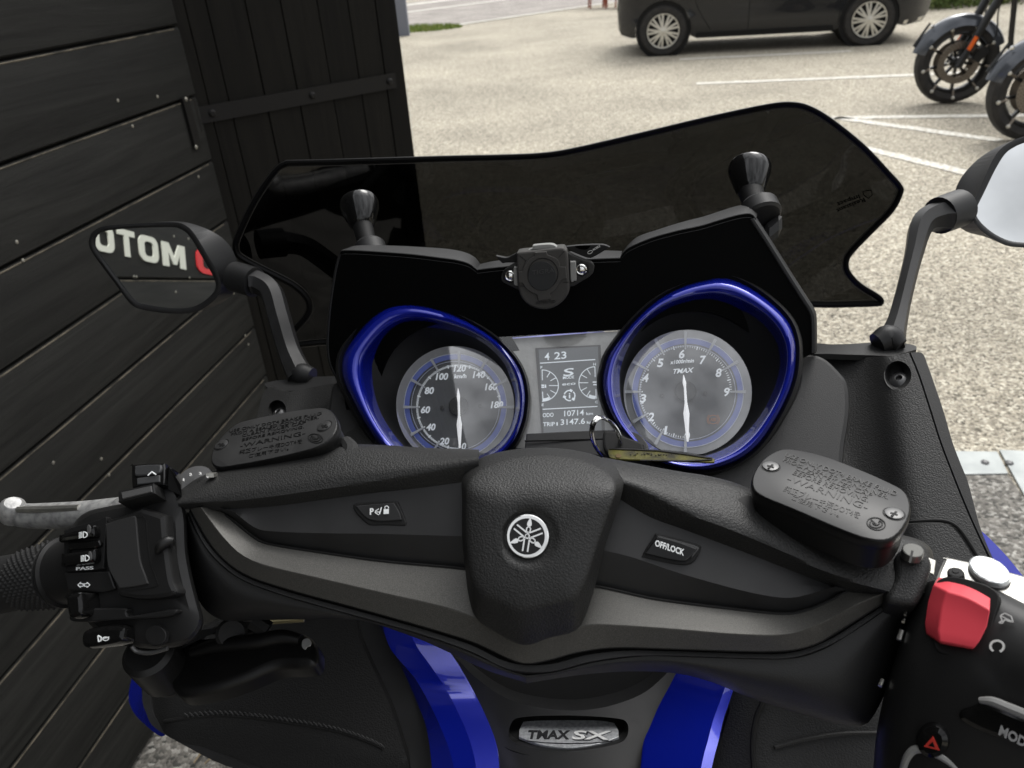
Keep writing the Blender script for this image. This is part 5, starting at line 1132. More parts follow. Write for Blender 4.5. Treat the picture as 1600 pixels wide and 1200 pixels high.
# --- left switch cluster
SW = Plane((110, 860, .462), (290, 830, .448), (230, 990, .435)); swd = lambda x, y, o=0.0: (x, y, SW.d(x, y, o))
def S(o, off): return [swd(x, y, off) for x, y in o]
hous = [(100, 850), (112, 822), (135, 800), (175, 790), (212, 782), (248, 762), (268, 752), (282, 775), (291, 800), (294, 860), (302, 905), (312, 945), (318, 975), (300, 1002), (262, 1013), (215, 1012), (200, 1000), (172, 1000), (150, 985), (128, 962), (112, 935), (102, 900)]
housi = [(x+(206-x)*.06, y+(890-y)*.06) for x, y in hous]
sw = rings('switch_housing', [S(hous, -.055), S(hous, -.014), S([(x+(206-x)*.02, y+(890-y)*.02) for x, y in hous], -.006), S(housi, -.003), S([(x+(206-x)*.2, y+(890-y)*.2) for x, y in hous], -.001)], switch_plastic, sc, True, True, n=72, smooth=22)
sw['label'] = 'left switch cluster with beam, indicator and horn switches'
slab('housing_face', [(176, 814), (176, 814), (205, 806), (232, 796), (238, 797), (268, 807), (268, 807), (272, 850), (280, 905), (286, 930), (235, 938), (196, 932), (196, 932), (184, 895), (176, 860)], SW, .012, switch_plastic, sw, .0028, .0065)
slab('blank_cover', [(179, 824), (181, 820), (218, 809), (224, 810), (226, 815), (229, 850), (233, 880), (243, 908), (241, 914), (203, 920), (198, 916), (186, 895), (181, 878), (180, 850)], SW, .003, M('cover_plate_black', (.020, .020, .020), .5, noise=(1500, .00004)), sw, .0006, .0074)
mb = MB(); o_ = cr_closed([(178, 822), (181, 818), (218, 807), (225, 809), (228, 815), (231, 850), (235, 880), (245, 908), (243, 916), (202, 922), (197, 918), (184, 896), (179, 879), (178, 850)], 4); lines(mb, SW, segs(o_+[o_[0]]), 1.4, .0067); mb.build('cover_groove', black, sw, 0)
MB().tube([SW.p(246, 862, .0065), SW.p(252, 852, .0080), SW.p(264, 845, .0065), SW.p(268, 852, .004)], [.002, .0030, .0030, .002], 12, n=14).build('housing_rib', switch_plastic, sw)
recb = slab('beam_recess', [(104, 836), (110, 827), (160, 812), (168, 808), (171, 814), (168, 850), (166, 884), (160, 890), (112, 893), (106, 885)], SW, .004, black, sw, .0005, .0022)
slab('high_beam_switch', [(104, 842), (108, 836), (150, 825), (158, 822), (161, 830), (160, 840), (150, 842), (110, 848), (104, 848)], SW, .006, piano, sw, .0022, .0068)
slab('switch_rocker', [(114, 852), (118, 848), (156, 845), (163, 845), (162, 856), (120, 860), (115, 862)], SW, .004, piano, sw, .001, .0042)
slab('low_beam_switch', [(108, 872), (111, 866), (150, 860), (160, 858), (163, 866), (161, 878), (150, 882), (112, 886), (108, 884)], SW, .006, piano, sw, .0022, .0068)
glint = M('worn_switch_edge', (.06, .06, .06), .35)  # paler grey painted as a glint on each switch dimple
for c in ((152.5, 829), (154.5, 870)): slab('switch_dimple', circ(c[0], c[1], 3, 7, 12, -.1), SW, .0008, glint, sw, .0003, .0073, k=2)
def beam_icon(cx, cy, s, name):
    mb = MB(); lines(mb, SW, segs([(cx, cy-4*s)]+[(cx+6.5*s*math.cos(a), cy-4.6*s*math.sin(a)) for a in np.linspace(1.4, -1.4, 9)]+[(cx, cy+4*s), (cx, cy-4*s)]), 1.3, .0073)
    for k in range(5): lines(mb, SW, [((cx-2*s, cy-4*s+k*2*s), (cx-6.5*s, cy-4*s+k*2*s+1.1))], 1.1, .0073)
    return mb.build(name, white_print, sw, 0)
beam_icon(130, 835.5, 1.0, 'beam_symbol'); beam_icon(133, 872, 1.0, 'beam_symbol')
text('pass_lettering', [('PASS', (119, 891), (146, 889.5), (0, -5))], SW, white_print, sw, .0002, .02, .0026)
def outline_icon(pts, nm, w_=1.2, off=.0026, par=None): 
    mb = MB(); lines(mb, SW, segs(pts+[pts[0]]), w_, off); return mb.build(nm, white_print, par or sw, 0)
outline_icon([(121.5, 914), (126, 910), (126, 912), (130, 912), (130, 916), (126, 916), (126, 918)], 'turn_symbol', 1.2, .003)
outline_icon([(140.5, 914), (136, 910), (136, 912), (132, 912), (132, 916), (136, 916), (136, 918)], 'turn_symbol', 1.2, .003)
slab('housing_face', [(104, 895), (104, 895), (175, 893), (175, 893), (185, 920), (185, 920), (160, 926), (110, 922), (110, 922)], SW, .006, switch_plastic, sw, .001, .0022)
slab('indicator_knob', [(128, 932), (131, 929), (148, 927), (153, 931), (155, 955), (151, 963), (140, 967), (132, 962)], SW, .02, piano, sw, .0025, .013)
slab('switch_shelf', [(118, 958), (130, 952), (200, 950), (205, 958), (215, 962), (275, 952), (282, 958), (262, 965), (210, 968), (125, 972)], SW, .014, switch_plastic, sw, .001, .004)
hornb = slab('horn_button', [(141, 990), (150, 982), (180, 976), (206, 978), (208, 990), (200, 1004), (160, 1012), (145, 1012), (140, 1004)], SW, .02, piano, sw, .003, .007)
mb = MB(); E = .0074
lines(mb, SW, segs([(153, 993), (158, 995.5), (158, 1001), (154, 1002.5), (153, 993)])+[((158, 998), (170, 995.5))], 1.6, E); lines(mb, SW, segs(circ(165, 998, 4.8, 2.8, 12)+[(169.8, 998)]), 1.1, E); mb.build('horn_symbol', white_print, hornb, 0)
slab('round_cap', circ(246, 993, 16.5, 15.5, 24), SW, .003, switch_plastic, sw, .0005, .0016, k=2)
mb = MB(); lines(mb, SW, segs(circ(246, 993, 17.5, 16.5, 30)+[(263.5, 993)]), 1.1, .0009); mb.build('cap_groove', black, sw, 0)
# mode toggle standing up behind
TG = Plane((212, 750, .470), (265, 745, .464), (240, 765, .462))
tg = slab('mode_toggle', [(212, 734), (215, 730), (258, 728), (264, 731), (264, 758), (258, 762), (219, 766), (213, 764)], TG, .018, piano, sw, .001, .004)
slab('toggle_lens', [(219, 738), (222, 733), (256, 731), (260, 734), (259, 742), (252, 746), (225, 749), (219, 747)], TG, .002, M('toggle_top', (.035, .036, .037), .25, coat=.5), tg, .0008, .0052)
slab('toggle_lens', [(221, 752), (221, 752), (257, 747), (257, 747), (257, 758), (257, 758), (222, 762), (222, 762)], TG, .002, M('toggle_front', (.045, .046, .047), .3), tg, .0005, .0046)
mb = MB(); lines(mb, TG, [((231, 743), (237.5, 737)), ((237.5, 737), (244, 741.5))], 2.0, .0058); mb.build('chevron', white_print, tg, 0)
slab('toggle_base', [(199, 776), (199, 776), (249, 765), (254, 766), (256, 780), (256, 780), (204, 792), (199, 790)], TG, .012, switch_plastic, sw, .0008, .008)
slab('toggle_base_face', [(205, 779), (205, 779), (251, 769), (251, 769), (252, 778), (252, 778), (207, 789), (207, 789)], TG, .001, M('toggle_base_grey', (.06, .06, .06), .35), sw, .0003, .0090)
MB().add([P(264, 729, .460), P(282, 757, .452), P(284, 775, .458), P(262, 764, .460), P(264, 729, .49), P(282, 757, .48), P(284, 775, .49), P(262, 764, .49)], [(0, 1, 2, 3), (4, 7, 6, 5), (0, 4, 5, 1), (1, 5, 6, 2), (2, 6, 7, 3), (3, 7, 4, 0)]).build('toggle_side', switch_plastic, sw, 0)
# grip with knurled collar
gA, gB = P(-120, 938, .520), P(112, 892, .487); gax = nrm(gB-gA); Lg = np.linalg.norm(gB-gA); rg = 46*.50/F
grip = MB().lathe(gA, gax, [(rg*.95, 0), (rg, .003), (rg*.97, Lg*.5), (rg*.94, Lg*.70), (rg*.96, Lg*.715)], 40).build('grip', rubber, sc)
ga = nrm(np.cross(gax, [0, 0, 1])); gb = np.cross(gax, ga)
col = MB(); nseg, nl = 180, 40; L = []
for i in range(nl+1):
    s = Lg*.715 + (Lg*.93-Lg*.715)*i/nl; r_ = rg*(.97+.13*i/nl); row_ = []
    for j in range(nseg):
        t = 2*math.pi*j/nseg; k = .5+.5*math.cos(t*30+i*math.pi/3.2); k2 = .5+.5*math.cos(t*30-i*math.pi/3.2)
        row_.append(gA+gax*s+(ga*math.cos(t)+gb*math.sin(t))*(r_+.0017*(max(k, 0)*k2)))
    L.append(row_)
col.loops(L).build('knurled_collar', rubber, grip, 60)
MB().lathe(gA+gax*Lg*.945, gax, [(rg*1.05, 0), (rg*1.17, .001), (rg*1.17, .0025), (rg*1.06, .0035), (rg*1.05, .055)], 40).build('grip_flange', switch_plastic, grip)
for k in (.12, .3, .5): MB().box(gA+gax*Lg*k+nrm(CAM-gA)*rg*.55-gb*rg*.65, gax*.006, gb*.001, ga*.002).build('grip_mark', rubber, grip, 0)
# silver lever behind the left grip
lev = MB().tube([P(14, 803, .529), P(30, 805, .529), P(70, 806, .525), P(130, 804, .515), P(190, 800, .505)], [.0060, .0078, .0088, .0092, .0100], 16, n=22)
lev.lathe(P(20, 799, .526), nrm(up*.3+rt*-.0+(CAM-P(26, 800, .52))*.5), [(.001, .0095), (.005, .009), (.0078, .006), (.0090, 0), (.0078, -.006), (.004, -.009)], 20)
lv = lev.build('lever', worn_silver, sc); lv['label'] = 'worn silver lever beyond the left grip'
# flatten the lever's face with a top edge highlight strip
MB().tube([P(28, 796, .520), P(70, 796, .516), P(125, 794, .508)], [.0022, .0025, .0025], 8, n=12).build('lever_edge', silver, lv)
# small gauge seen behind the cover at the left end
adj = MB().lathe(P(306, 752, .478), nrm(np.array([0.1, -.35, 1])), [(.011, -.006), (.0115, 0), (.0105, .0015), (.002, .002)], 28).build('lever_adjuster', M('adjuster_metal', (.06, .06, .06), .35, metal=.3), sc)
ap = Plane((295, 750, .476), (325, 745, .474), (310, 740, .482))
text('adjuster_numbers', [('1', (286, 752), (288, 752), (0, -4)), ('2', (296, 744), (300, 743), (0, -4)), ('3', (311, 742), (315, 742), (0, -4)), ('4', (322, 747), (326, 747), (0, -4))], ap, off_print, adj, .0003, .03, .0035)
MB().box(P(331, 742, .468), P(337, 742, .468)-P(331, 742, .468), P(331, 739, .468)-P(331, 742, .468), fw*.003).build('clamp_edge', silver, sc, 0)
# parking brake lever under the cover
pb = [(258, 1010), (285, 998), (330, 993), (400, 988), (440, 982), (470, 985), (490, 1000), (494, 1022), (488, 1036), (468, 1040), (430, 1042), (380, 1062), (330, 1078), (280, 1084), (262, 1060)]
PBp = Plane((260, 1040, .50), (490, 1010, .485), (350, 1080, .475))
pk = slab('parking_brake_lever', pb, PBp, .014, M('lever_gloss_black', (.004, .004, .004), .38), sc, .0055, 0, seg=6)
MB().tube([PBp.p(300, 1020, .0005), PBp.p(340, 1009, .0018), PBp.p(400, 1003, .0018), PBp.p(440, 996, .0018), PBp.p(470, 1000, .0005)], [.0035, .005, .0052, .005, .0035], 16, n=24).build('lever_ridge', bpy.data.materials['lever_gloss_black'], pk)
slab('chip', [(474, 1002), (482, 999), (487, 1004), (486, 1010), (481, 1012), (478, 1016), (473, 1012)], PBp, .0006, M('chipped_metal', (.35, .35, .34), .45, metal=.4), pk, .0001, .0012)
slab('lever_bracket', [(205, 1010), (260, 1012), (320, 985), (380, 962), (400, 968), (400, 990), (300, 1000), (280, 1082), (232, 1086), (226, 1050), (222, 1020)], Plane((205, 1010, .505), (400, 965, .515), (250, 1080, .50)), .03, black, sc, .004)
MB().lathe(P(232, 1020, .484), nrm(np.array([0, -.3, 1])), [(.016, -.03), (.016, 0), (.013, .003), (.004, .004)], 28).build('bracket_boss', switch_plastic, sc)
mb = MB(); rim_ = [P(205+4, 1008, .462)]; MB().tube([SW.p(206, 1010, -.002), SW.p(214, 1018, -.004), SW.p(235, 1020, -.004), SW.p(262, 1013, -.004)], .0012, 8, n=14).build('bracket_edge', M('bracket_edge_metal', (.10, .10, .10), .4, metal=.6), sc)
MB().lathe(P(362, 990, .50), nrm(CAM-P(362, 990, .50)), [(.010, -.01), (.010, 0), (.008, .002)], 24).build('cable_end', rubber, sc)
MB().tube([P(395, 970, .50), P(418, 985, .50)], .006, 8).build('cable_clip', black, sc)
MB().tube([P(420, 972, .53), P(445, 970, .53), P(475, 968, .53)], .0018, 8).build('cable_ferrule', M('zinc_yellow', (.28, .25, .15), .4, metal=.8), sc)

# --- right switch cluster
RS = Plane((1430, 960, .376), (1590, 930, .352), (1480, 1120, .345)); 
def R2(o, off): return [(x, y, RS.d(x, y, off)) for x, y in o]
rh = [(1440, 925), (1452, 908), (1478, 905), (1540, 912), (1600, 938), (1680, 975), (1800, 1020), (1830, 1150), (1800, 1300), (1600, 1320), (1440, 1290), (1372, 1240), (1366, 1180), (1378, 1100), (1398, 1030), (1418, 968)]
cR_ = (1590, 1110); sh = lambda o, k: [(x+(cR_[0]-x)*k, y+(cR_[1]-y)*k) for x, y in o]
def R3(o, base_off, drop): return [(x, y, RS.d(x, y, base_off)+drop*max(0, (y-1020)/180)**1.4) for x, y in o]
rsw = rings('switch_housing', [R3(rh, -.06, .02), R3(rh, -.016, .02), R3(sh(rh, .03), -.008, .02), R3(sh(rh, .10), -.0025, .018), R3(sh(rh, .22), 0, .018), R3(sh(rh, .45), .002, .018), R3(sh(rh, .7), .002, .018)], switch_plastic, sc, True, True, n=80, smooth=50)
rsw['label'] = 'right switch cluster with the red engine switch'
# red engine switch: two facets
ek = MB()
A1 = [(1484, 909), (1550, 932), (1547, 955), (1477, 925)]
rsF = [(1478, 924, .004), (1549, 953, .004), (1524, 1013, .002), (1468, 1006, .001)]
top_ = [(1485, 908, -.001), (1550, 935, -.002)]
def rp(x, y, o): return RS.p(x, y, o)
rows_ = [[(1487, 911), (1518, 919), (1549, 935)], [(1479, 924), (1513, 935), (1548, 954)], [(1471, 950), (1507, 962), (1543, 980)], [(1466, 985), (1500, 993), (1532, 1002)], [(1468, 1003), (1495, 1008), (1523, 1014)], [(1471, 1007), (1495, 1012), (1521, 1016)]]
offs_ = [.003, .0090, .0068, .0072, .0060, -.001]
redo = band('engine_stop_switch', [[(x, y, RS.d(x, y, o)) for x, y in r] for r, o in zip(rows_, offs_)], red_switch, rsw, n=14, t=.012)
bv = redo.modifiers.new('b', 'BEVEL'); bv.width = .0014; bv.segments = 3; bv.limit_method = 'ANGLE'; bv.angle_limit = math.radians(25)
slab('switch_recess', [(1458, 930), (1476, 903), (1520, 908), (1560, 928), (1556, 965), (1536, 1014), (1510, 1024), (1462, 1014)], RS, .004, black, rsw, .0006, .0012)
mb = MB()
lines(mb, RS, segs([(1561, 973), (1566, 970), (1563, 962), (1570, 958), (1580, 963), (1583, 972), (1577, 971), (1570, 968), (1566, 974), (1561, 973)])+[((1563, 962), (1583, 972))], 1.6, .0030)
lines(mb, RS, segs(arc_pts(1558, 1010, 10.5, 235, -65, 16, 9)), 3.2, .0030)
mb.build('engine_symbols', off_print, rsw, 0)
text('mode_lettering', [('MODE', (1560, 1147), (1611, 1172), (4, -14))], Plane(*[(x, y, RS.d(x, y, .004)+.018*((y-1020)/180)**1.4) for x, y in ((1560, 1140), (1610, 1165), (1580, 1180))]), M('blurred_print', (.35, .35, .35), .6), rsw, .0003, .03)
hz_d = lambda x, y, o: RS.d(x, y, o)+.020*max(0, (y-1020)/180)**1.4
HZ = Plane(*[(x, y, hz_d(x, y, .0)) for x, y in ((1430, 1150), (1490, 1150), (1455, 1180))])
hb_ = slab('hazard_button', circ(1460, 1152, 27, 27, 24), HZ, .01, piano, rsw, .003, .006, k=2)
slab('hazard_triangle', [(1461, 1141), (1461, 1141), (1471, 1163), (1471, 1163), (1447, 1157), (1447, 1157)], HZ, .0005, red_print, hb_, .0001, .0066)
slab('hazard_triangle_gap', [(1461, 1149), (1461, 1149), (1464.5, 1158), (1464.5, 1158), (1454, 1155.5), (1454, 1155.5)], HZ, .0003, piano, hb_, .0001, .0069)
MB().tube([HZ.p(1408, 1212, .002), HZ.p(1416, 1186, .003), HZ.p(1428, 1172, .003), HZ.p(1446, 1172, .003), HZ.p(1474, 1184, .003), HZ.p(1502, 1206, .002)], [.0014, .0017, .0018, .0018, .0018, .0015], 10, n=30).build('lever_guard', M('grey_guard', (.24, .24, .23), .4, metal=.3), rsw)
slab('start_switch', [(1500, 1108), (1520, 1100), (1545, 1092), (1590, 1108), (1640, 1130), (1630, 1160), (1560, 1150), (1505, 1125)], Plane(*[(x, y, hz_d(x, y, .001)) for x, y in ((1500, 1110), (1600, 1120), (1540, 1150))]), .01, piano, rsw, .003, .004)
MB().tube([P(x, y, hz_d(x, y, .010)) for x, y in ((1530, 1094), (1550, 1096), (1575, 1106), (1600, 1116), (1640, 1134))], [.0012, .0020, .0022, .0022, .002], 8, n=20).build('start_switch_edge', M('grey_edge', (.16, .16, .155), .4), rsw)
MB().tube([P(1385, 1110, .385), P(1405, 1140, .38), P(1425, 1180, .372), P(1440, 1230, .36)], .0012, 6, n=10).build('housing_seam', bpy.data.materials['grey_edge'], rsw)
# joint between bar cover and right switch, with metal glimpsed inside
for (x0, y0, x1, y1, r_) in ((1404, 1000, 1409, 985, .0013), (1375, 1072, 1379, 1062, .0010), (1414, 961, 1417, 953, .0007), (1411, 972, 1413, 967, .0008)):
    MB().tube([P(x0, y0, .384), P(x1, y1, .386)], r_, 8).build('clamp_glimpse', silver, sc)
# silver brake clamp and banjo bolt behind the red switch
CL = Plane((1440, 890, .395), (1590, 900, .372), (1520, 870, .392))
cl = slab('brake_clamp', [(1474, 872), (1478, 869), (1500, 873), (1540, 882), (1600, 898), (1720, 930), (1760, 1000), (1620, 960), (1530, 925), (1464, 912), (1462, 900)], CL, .02, silver, sc, .002)
slab('banjo_bolt', circ(1546, 899.5, 36, 19, 28, .42), CL, .006, screw_steel, cl, .001, .0015, k=2)
slab('banjo_bolt_head', circ(1546.5, 898, 35, 18.5, 28, .42), CL, .003, M('white_metal', (.66, .68, .68), .3, metal=.7, noise=(200, .0008)), cl, .0012, .0036, k=2)
slab('clamp_washer', circ(1494, 901, 14, 8, 20, .15), CL, .004, rubber, cl, .001, .003, k=2)
slab('clamp_hole', circ(1494, 900.5, 5.5, 3, 12, .15), CL, .001, black, cl, .0002, .0034, k=2)
for k in range(5): MB().tube([P(1449+2.5*k, 872+1.0*k, .392), P(1446+2.5*k, 893+1.0*k, .388)], .0009, 6).build('clamp_rib', silver, cl)

# --- mirrors
def mirror_head(nm, glass_o, rim_o, house_o, pl, depth, neck, arm_pts, arm_r, foot, label):
    """housing closes the back of a flat glass"""
    c = np.mean(np.array(house_o), 0)
    r = rings(nm, [[(c[0]+(x-c[0])*.35, c[1]+(y-c[1])*.35, pl.d(x, y)+depth) for x, y in house_o], [(c[0]+(x-c[0])*.75, c[1]+(y-c[1])*.75, pl.d(x, y)+depth*.86) for x, y in house_o], [(x, y, pl.d(x, y)+depth*.45) for x, y in house_o], wd(rim_o, pl, -.004), wd(rim_o, pl, .0015), wd([(a[0]*.5+b[0]*.5, a[1]*.5+b[1]*.5) for a, b in zip(rim_o, glass_o)], pl, .0022), wd(glass_o, pl, .0005), wd(glass_o, pl, -.001)], plastic, sc, True, True, n=80, smooth=50)
    r['label'] = label
    slab('mirror_glass', glass_o, pl, .0005, mirror, r, .0001, -.0003)
    MB().tube([P(*q) for q in arm_pts], arm_r, 7, n=40).build('mirror_arm', plastic, r, 28)
    a, b, rad = neck; MB().tube([P(*a), P(*b)], [rad*1.02, rad], 24).build('mirror_knuckle', plastic, r)
    MB().tube([P(*q) for q in foot], [.006, .011, .009], 12, n=10).build('mirror_foot', plastic, r)
    return r
gl_l = [(152, 367), (170, 360), (220, 356), (268, 355), (282, 358), (296, 369), (316, 402), (334, 434), (336, 452), (321, 469), (300, 480), (270, 482), (232, 477), (211, 469), (185, 437), (152, 391), (148, 379)]
rm_l = [(146, 361), (166, 353), (218, 349), (270, 347), (288, 351), (303, 364), (324, 398), (342, 430), (344, 456), (327, 476), (303, 488), (268, 490), (228, 485), (205, 476), (178, 441), (143, 393), (139, 375)]
hs_l = [(160, 362), (190, 352), (235, 348), (278, 346), (305, 351), (330, 361), (350, 374), (364, 392), (371, 415), (371, 440), (365, 458), (345, 474), (315, 485), (270, 488), (232, 483), (205, 470), (172, 420)]
# orientation of the left glass: it shows the sign on the wall behind
mc = P(250, 418, .80); hitW = Wp(0, 0)
s_target = -1.4
inv = nrm(mc-CAM); Wt = Wp(s_target, 1.226); outv = nrm(Wt-mc); mn = nrm(outv-inv)
class PN(Plane):
    def __init__(s, o, n):
        s.o = o; s.n = n; s.u = nrm(rt - n*np.dot(rt, n)); s.v = np.cross(n, s.u)
ML = PN(mc, mn)
mirror_head('rear_mirror', gl_l, rm_l, hs_l, ML, .055, ((366, 432, .80), (398, 441, .79), .0155), [(392, 441, .79), (404, 442, .79), (424, 457, .785), (437, 500, .775), (452, 550, .765), (470, 590, .75)], [.0125, .0122, .0118, .0118, .0118, .0135], [(455, 588, .75), (470, 585, .748), (488, 589, .745)], 'left mirror reflecting white and red letters on the wall')
gl_r = [(1555, 265), (1570, 241), (1584, 230), (1602, 222), (1640, 212), (1690, 214), (1725, 235), (1735, 280), (1722, 340), (1690, 372), (1640, 380), (1600, 379), (1577, 376), (1555, 366), (1536, 351), (1525, 336), (1526, 325), (1538, 300)]
rm_r = [(1548, 256), (1562, 234), (1580, 221), (1600, 213), (1640, 203), (1696, 205), (1735, 228), (1745, 280), (1732, 347), (1697, 382), (1640, 390), (1600, 387), (1573, 384), (1549, 372), (1529, 356), (1518, 338), (1519, 322), (1531, 294)]
hs_r = [(1520, 256), (1545, 237), (1572, 224), (1600, 216), (1640, 207), (1690, 210), (1728, 232), (1738, 280), (1725, 345), (1690, 378), (1640, 388), (1600, 386), (1570, 382), (1540, 370), (1510, 362), (1492, 345), (1489, 315), (1498, 284)]
mcr = P(1600, 300, .70); invr = nrm(mcr-CAM); outr = nrm(np.array([.35, -.8, 1.0])); MR = PN(mcr, nrm(outr-invr))
mirror_head('rear_mirror', gl_r, rm_r, hs_r, MR, .06, ((1500, 325, .71), (1468, 337, .70), .0168), [(1482, 337, .70), (1462, 339, .70), (1440, 352, .695), (1427, 400, .68), (1412, 460, .66), (1402, 500, .645), (1391, 536, .63)], [.0155, .0134, .0104, .0077, .0072, .0082, .0115], [(1408, 540, .625), (1390, 528, .63), (1370, 537, .63)], 'right mirror reflecting the white sky')

# --- phone socket mount on the cockpit, bolts and spacers
TM = Plane((800, 440, .578), (900, 430, .570), (850, 480, .582))
tm = slab('socket_bracket', [(783, 432), (787, 423), (800, 414), (812, 407), (812, 407), (885, 393), (885, 393), (895, 399), (912, 406), (926, 412), (928, 422), (922, 432), (896, 448), (896, 448), (812, 455), (812, 455), (792, 445), (784, 440)], TM, .004, M('bracket_plastic', (.020, .020, .019), .55), sc, .0008, -.001)
tcap = slab('socket_cap', [(809, 397), (812, 392), (840, 389), (875, 385), (883, 387), (887, 394), (889, 420), (890, 440), (889, 455), (878, 470), (862, 479), (845, 480), (828, 474), (816, 462), (811, 445), (809, 420)], TM, .014, socket_rubber, tm, .0016, .006, seg=3)
ringo = circ(848, 424.5, 30, 31, 32)
slab('cap_ring', [(837, 391), (837, 391), (855, 390), (855, 390), (857, 395), (857, 395), (872, 402), (876, 413), (876, 413), (885, 414), (885, 414), (887, 432), (887, 432), (878, 434), (870, 448), (861, 455), (861, 455), (862, 463), (862, 463), (845, 466), (842, 463), (842, 463), (841, 457), (841, 457), (826, 449), (819, 439), (819, 439), (812, 438), (812, 438), (812, 421), (812, 421), (818, 420), (818, 420), (824, 406), (837, 397), (837, 397)], TM, .002, socket_rubber, tcap, .0005, .0076)
mb = MB(); lines(mb, TM, segs(circ(848.5, 427.5, 23.5, 24, 36)+[(872, 427.5)]), 1.3, .0078); 
for a_, b_ in (((812, 399), (822, 408)), ((882, 392), (873, 402)), ((812, 447), (822, 447)), ((880, 441), (889, 441))): lines(mb, TM, [(a_, b_)], .8, .0061)
mb.build('cap_groove', black, tcap, 0)
slab('cap_button', circ(848.5, 427.5, 22, 22.5, 28), TM, .002, M('cap_button_dark', (.020, .021, .022), .55), tcap, .0004, .0082, k=2)
text('cap_lettering', [('TIGRA', (831, 429.5), (866, 425.5), (0, -7))], TM, M('embossed_dark', (.045, .045, .045), .5), tcap, .0002, .0, .0084)
text('cap_lettering', [('PATENTED', (838, 475.5), (868, 473), (0, -4.5))], TM, M('embossed_black', (.012, .012, .012), .5), tcap, .0002, .0, .0062)
tabm = M('pale_grey_tab', (.22, .22, .21), .6)
slab('cap_hinge', [(826, 390), (826, 390), (834, 386), (834, 383), (861, 381), (871, 386), (871, 388), (871, 388)], TM, .006, tabm, tm, .0006, .002)
for o_ in ([(803, 418), (808, 417), (808, 417), (810, 446), (810, 446), (805, 445), (803, 440)], [(891, 410), (893, 408), (899, 408), (900, 412), (901, 436), (898, 438), (892, 438)]): slab('spacer', o_, TM, .006, tabm, tm, .0008, .002)
for c in ((797.5, 430.5), (908.5, 420.5)):
    hx = [(c[0]+13.5*math.cos(a), c[1]+13*math.sin(a)) for a in np.linspace(.5, .5+2*math.pi, 7)[:-1]]
    slab('nut_recess', hx, TM, .003, black, tm, .0004, -.0006, sharp=True)
    bo = MB().lathe(TM.p(*c, off=-.0005), TM.n, [(.0040, 0), (.0040, .0014), (.0035, .0020), (.0028, .0018)], 24, False, False).build('washer', chrome, tm)
    MB().lathe(TM.p(*c, off=-.0002), TM.n, [(.0024, 0), (.0024, .003), (.0017, .0036), (.0005, .0038)], 20).build('bolt_end', chrome, tm)
slab('bracket_strap', [(774, 401), (774, 401), (790, 404), (800, 400), (806, 397), (806, 397), (808, 410), (790, 412), (783, 412)], TM, .004, black, tm, .0006, -.003)
mm = slab('mount_arm', [(878, 388), (878, 388), (905, 385), (940, 384), (953, 388), (953, 388), (930, 402), (920, 405), (905, 400)], TM, .004, black, tm, .0006, -.004)
slab('mount_slot', [(899, 386), (923, 385), (923, 385), (917, 391), (906, 391)], TM, .001, M('slot_black', (.001, .001, .001), .9, spec=0), mm, .0002, -.0035)
mb = MB(); 
put_text('MOBILE', TM.p(927, 392, -.0034), TM.p(938, 385.5, -.0034)-TM.p(927, 392, -.0034), TM.p(926, 389, -.0034)-TM.p(927, 392, -.0034), TM.n, .0002, mb, .02)
lines(mb, TM, segs(circ(922, 394, 4, 2.2, 12, -.4)+[circ(922, 394, 4, 2.2, 12, -.4)[0]]), .9, -.0034); mb.build('arm_lettering', off_print, mm, 0)

# ================================================================ KEYS
kz = P(955, 690, .548)
keys = empty('key_ring', kz, 'steel key ring with black fob and yellow tag hanging below the display', 'keys')
def ringtube(nm, c, ax1, ax2, r, mat_, par, turns=1, lift=0):
    n = 40*turns; pts = [c + ax1*math.cos(t)+ax2*math.sin(t)+nrm(np.cross(ax1, ax2))*lift*t/6.28 for t in np.linspace(0, 2*math.pi*turns, n+1)]
    return MB().tube(pts, r, 8).build(nm, mat_, par)
c = P(951, 688, .550); ringtube('split_ring', c, P(948, 656, .540)-c, P(972, 694, .562)-c, .0012, chrome, keys, 2, .0020)
FP = Plane((950, 700, .556), (1120, 714, .530), (1040, 725, .530))
tg_ = slab('tag', [(950, 702), (950, 702), (985, 703), (1030, 705), (1075, 711), (1112, 716), (1116, 719), (1112, 722), (1075, 720), (1030, 719), (1000, 718), (958, 716), (951, 710)], FP, .0012, M('yellow_leather_tag', (.085, .078, .010), .6, noise=(500, .0003), mottle=(90, (.02, .018, .008), 1)), keys, .0003)
mb = MB(); lines(mb, FP, segs([(952, 701), (985, 702), (1030, 704), (1075, 710), (1113, 716)]), 3.0, .0006); lines(mb, FP, segs([(1000, 719), (1040, 719.5), (1075, 720), (1113, 718)]), 2.4, .0006); mb.build('tag_edge', black, tg_, 0)
mb = MB(); 
for k in range(16):
    x = 985+k*4.3+random.uniform(-1, 1); y = 709+.02*(x-985)+random.uniform(-2, 2); lines(mb, FP, [((x, y), (x+random.uniform(-3, 5), y+random.uniform(-2.4, 2.4)))], 1.0, .0006)
mb.build('tag_print', black, tg_, 0)
slab('tag_hole', circ(966, 713, 4.6, 3.2, 12), FP, .0004, M('brass_eyelet', (.10, .07, .03), .4, metal=.6), tg_, .0001, .0006, k=2)
slab('key_fob', [(942, 676), (950, 672), (968, 675), (976, 681), (1002, 690), (1006, 697), (1004, 706), (985, 708), (960, 708), (944, 702)], Plane((942, 680, .570), (1005, 690, .560), (970, 705, .560)), .008, rubber, keys, .002)

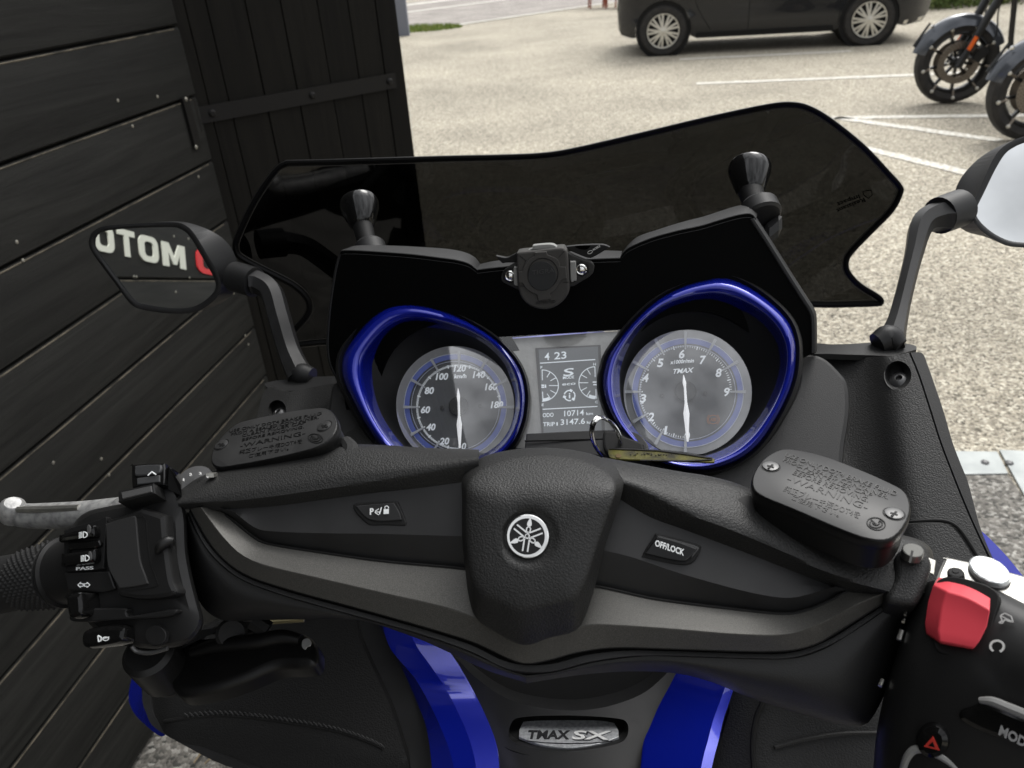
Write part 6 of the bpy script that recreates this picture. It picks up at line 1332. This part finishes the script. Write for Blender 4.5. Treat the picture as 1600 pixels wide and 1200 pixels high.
# ================================================================ THE SIGN BEHIND, seen in the left mirror
def reflect_hit(px, py, off=.0):
    r = nrm(ray(px, py)); t = np.dot(ML.o-CAM, ML.n)/np.dot(r, ML.n); m = CAM+r*t
    o = r-2*np.dot(r, ML.n)*ML.n; w0 = WA+wn*off
    return m+o*np.dot(w0-m, wn)/np.dot(o, wn)
sign = empty('wall_sign', reflect_hit(240, 400), 'white and red raised letters on the plank wall, seen only in the left mirror', 'sign')
wl = M('sign_letter_white', (.62, .63, .55), .5); rl = M('sign_letter_red', (.55, .025, .03), .5)
def rr(x0, y0, x1, y1, r, n=5):
    out = []
    for cx_, cy_, a0 in ((x1-r, y1-r, 0), (x0+r, y1-r, 90), (x0+r, y0+r, 180), (x1-r, y0+r, 270)):
        out += [(cx_+r*math.cos(math.radians(a0+90*i/n)), cy_+r*math.sin(math.radians(a0+90*i/n))) for i in range(n+1)]
    return out
GLY = {'O': (rr(0, 0, 1, 1, .3), [rr(.27, .22, .73, .78, .14)]), 'T': ([(0, .78), (.36, .78), (.36, 0), (.64, 0), (.64, .78), (1, .78), (1, 1), (0, 1)], []),
       'M': ([(0, 0), (.24, 0), (.24, .62), (.42, .12), (.58, .12), (.76, .62), (.76, 0), (1, 0), (1, 1), (.72, 1), (.5, .42), (.28, 1), (0, 1)], [])}
def sletter(ch, xr, xl, y0, y1, mat_):
    """a raised letter on the wall, read the right way round when facing the wall"""
    O = reflect_hit(xr, y0, .003); R = reflect_hit(xl, y0+(xl-xr)*.20, .003)-O; U = reflect_hit(xr-2, y1, .003)-O
    U[:2] *= .0; V, T = fill2d(*GLY[ch]); v, f = solid([O+R*x+U*y+wn*.0005 for x, y in V], T, lambda i: -wn*.003)
    return obj('letter', v, f, mat_, sign, 0)
for ch, xr, xl, y0, y1, m_ in (('M', 291, 256, 421.5, 386, wl), ('O', 249, 219.5, 412.5, 373, wl), ('T', 213, 187, 404, 363, wl), ('O', 180, 148, 397, 355, wl), ('O', 342, 309, 432, 396, rl)):
    sletter(ch, xr, xl, y0, y1, m_)
for q in ((294, 373), (296, 434), (209, 432), (213, 432.5)):
    MB().lathe(reflect_hit(*q), wn, [(.0034, -.001), (.0034, .0008), (.0018, .0016)], 10).build('nail', nail_m, wall)
print('SIGN', reflect_hit(150, 397), reflect_hit(333, 452), reflect_hit(180, 427), reflect_hit(270, 357))
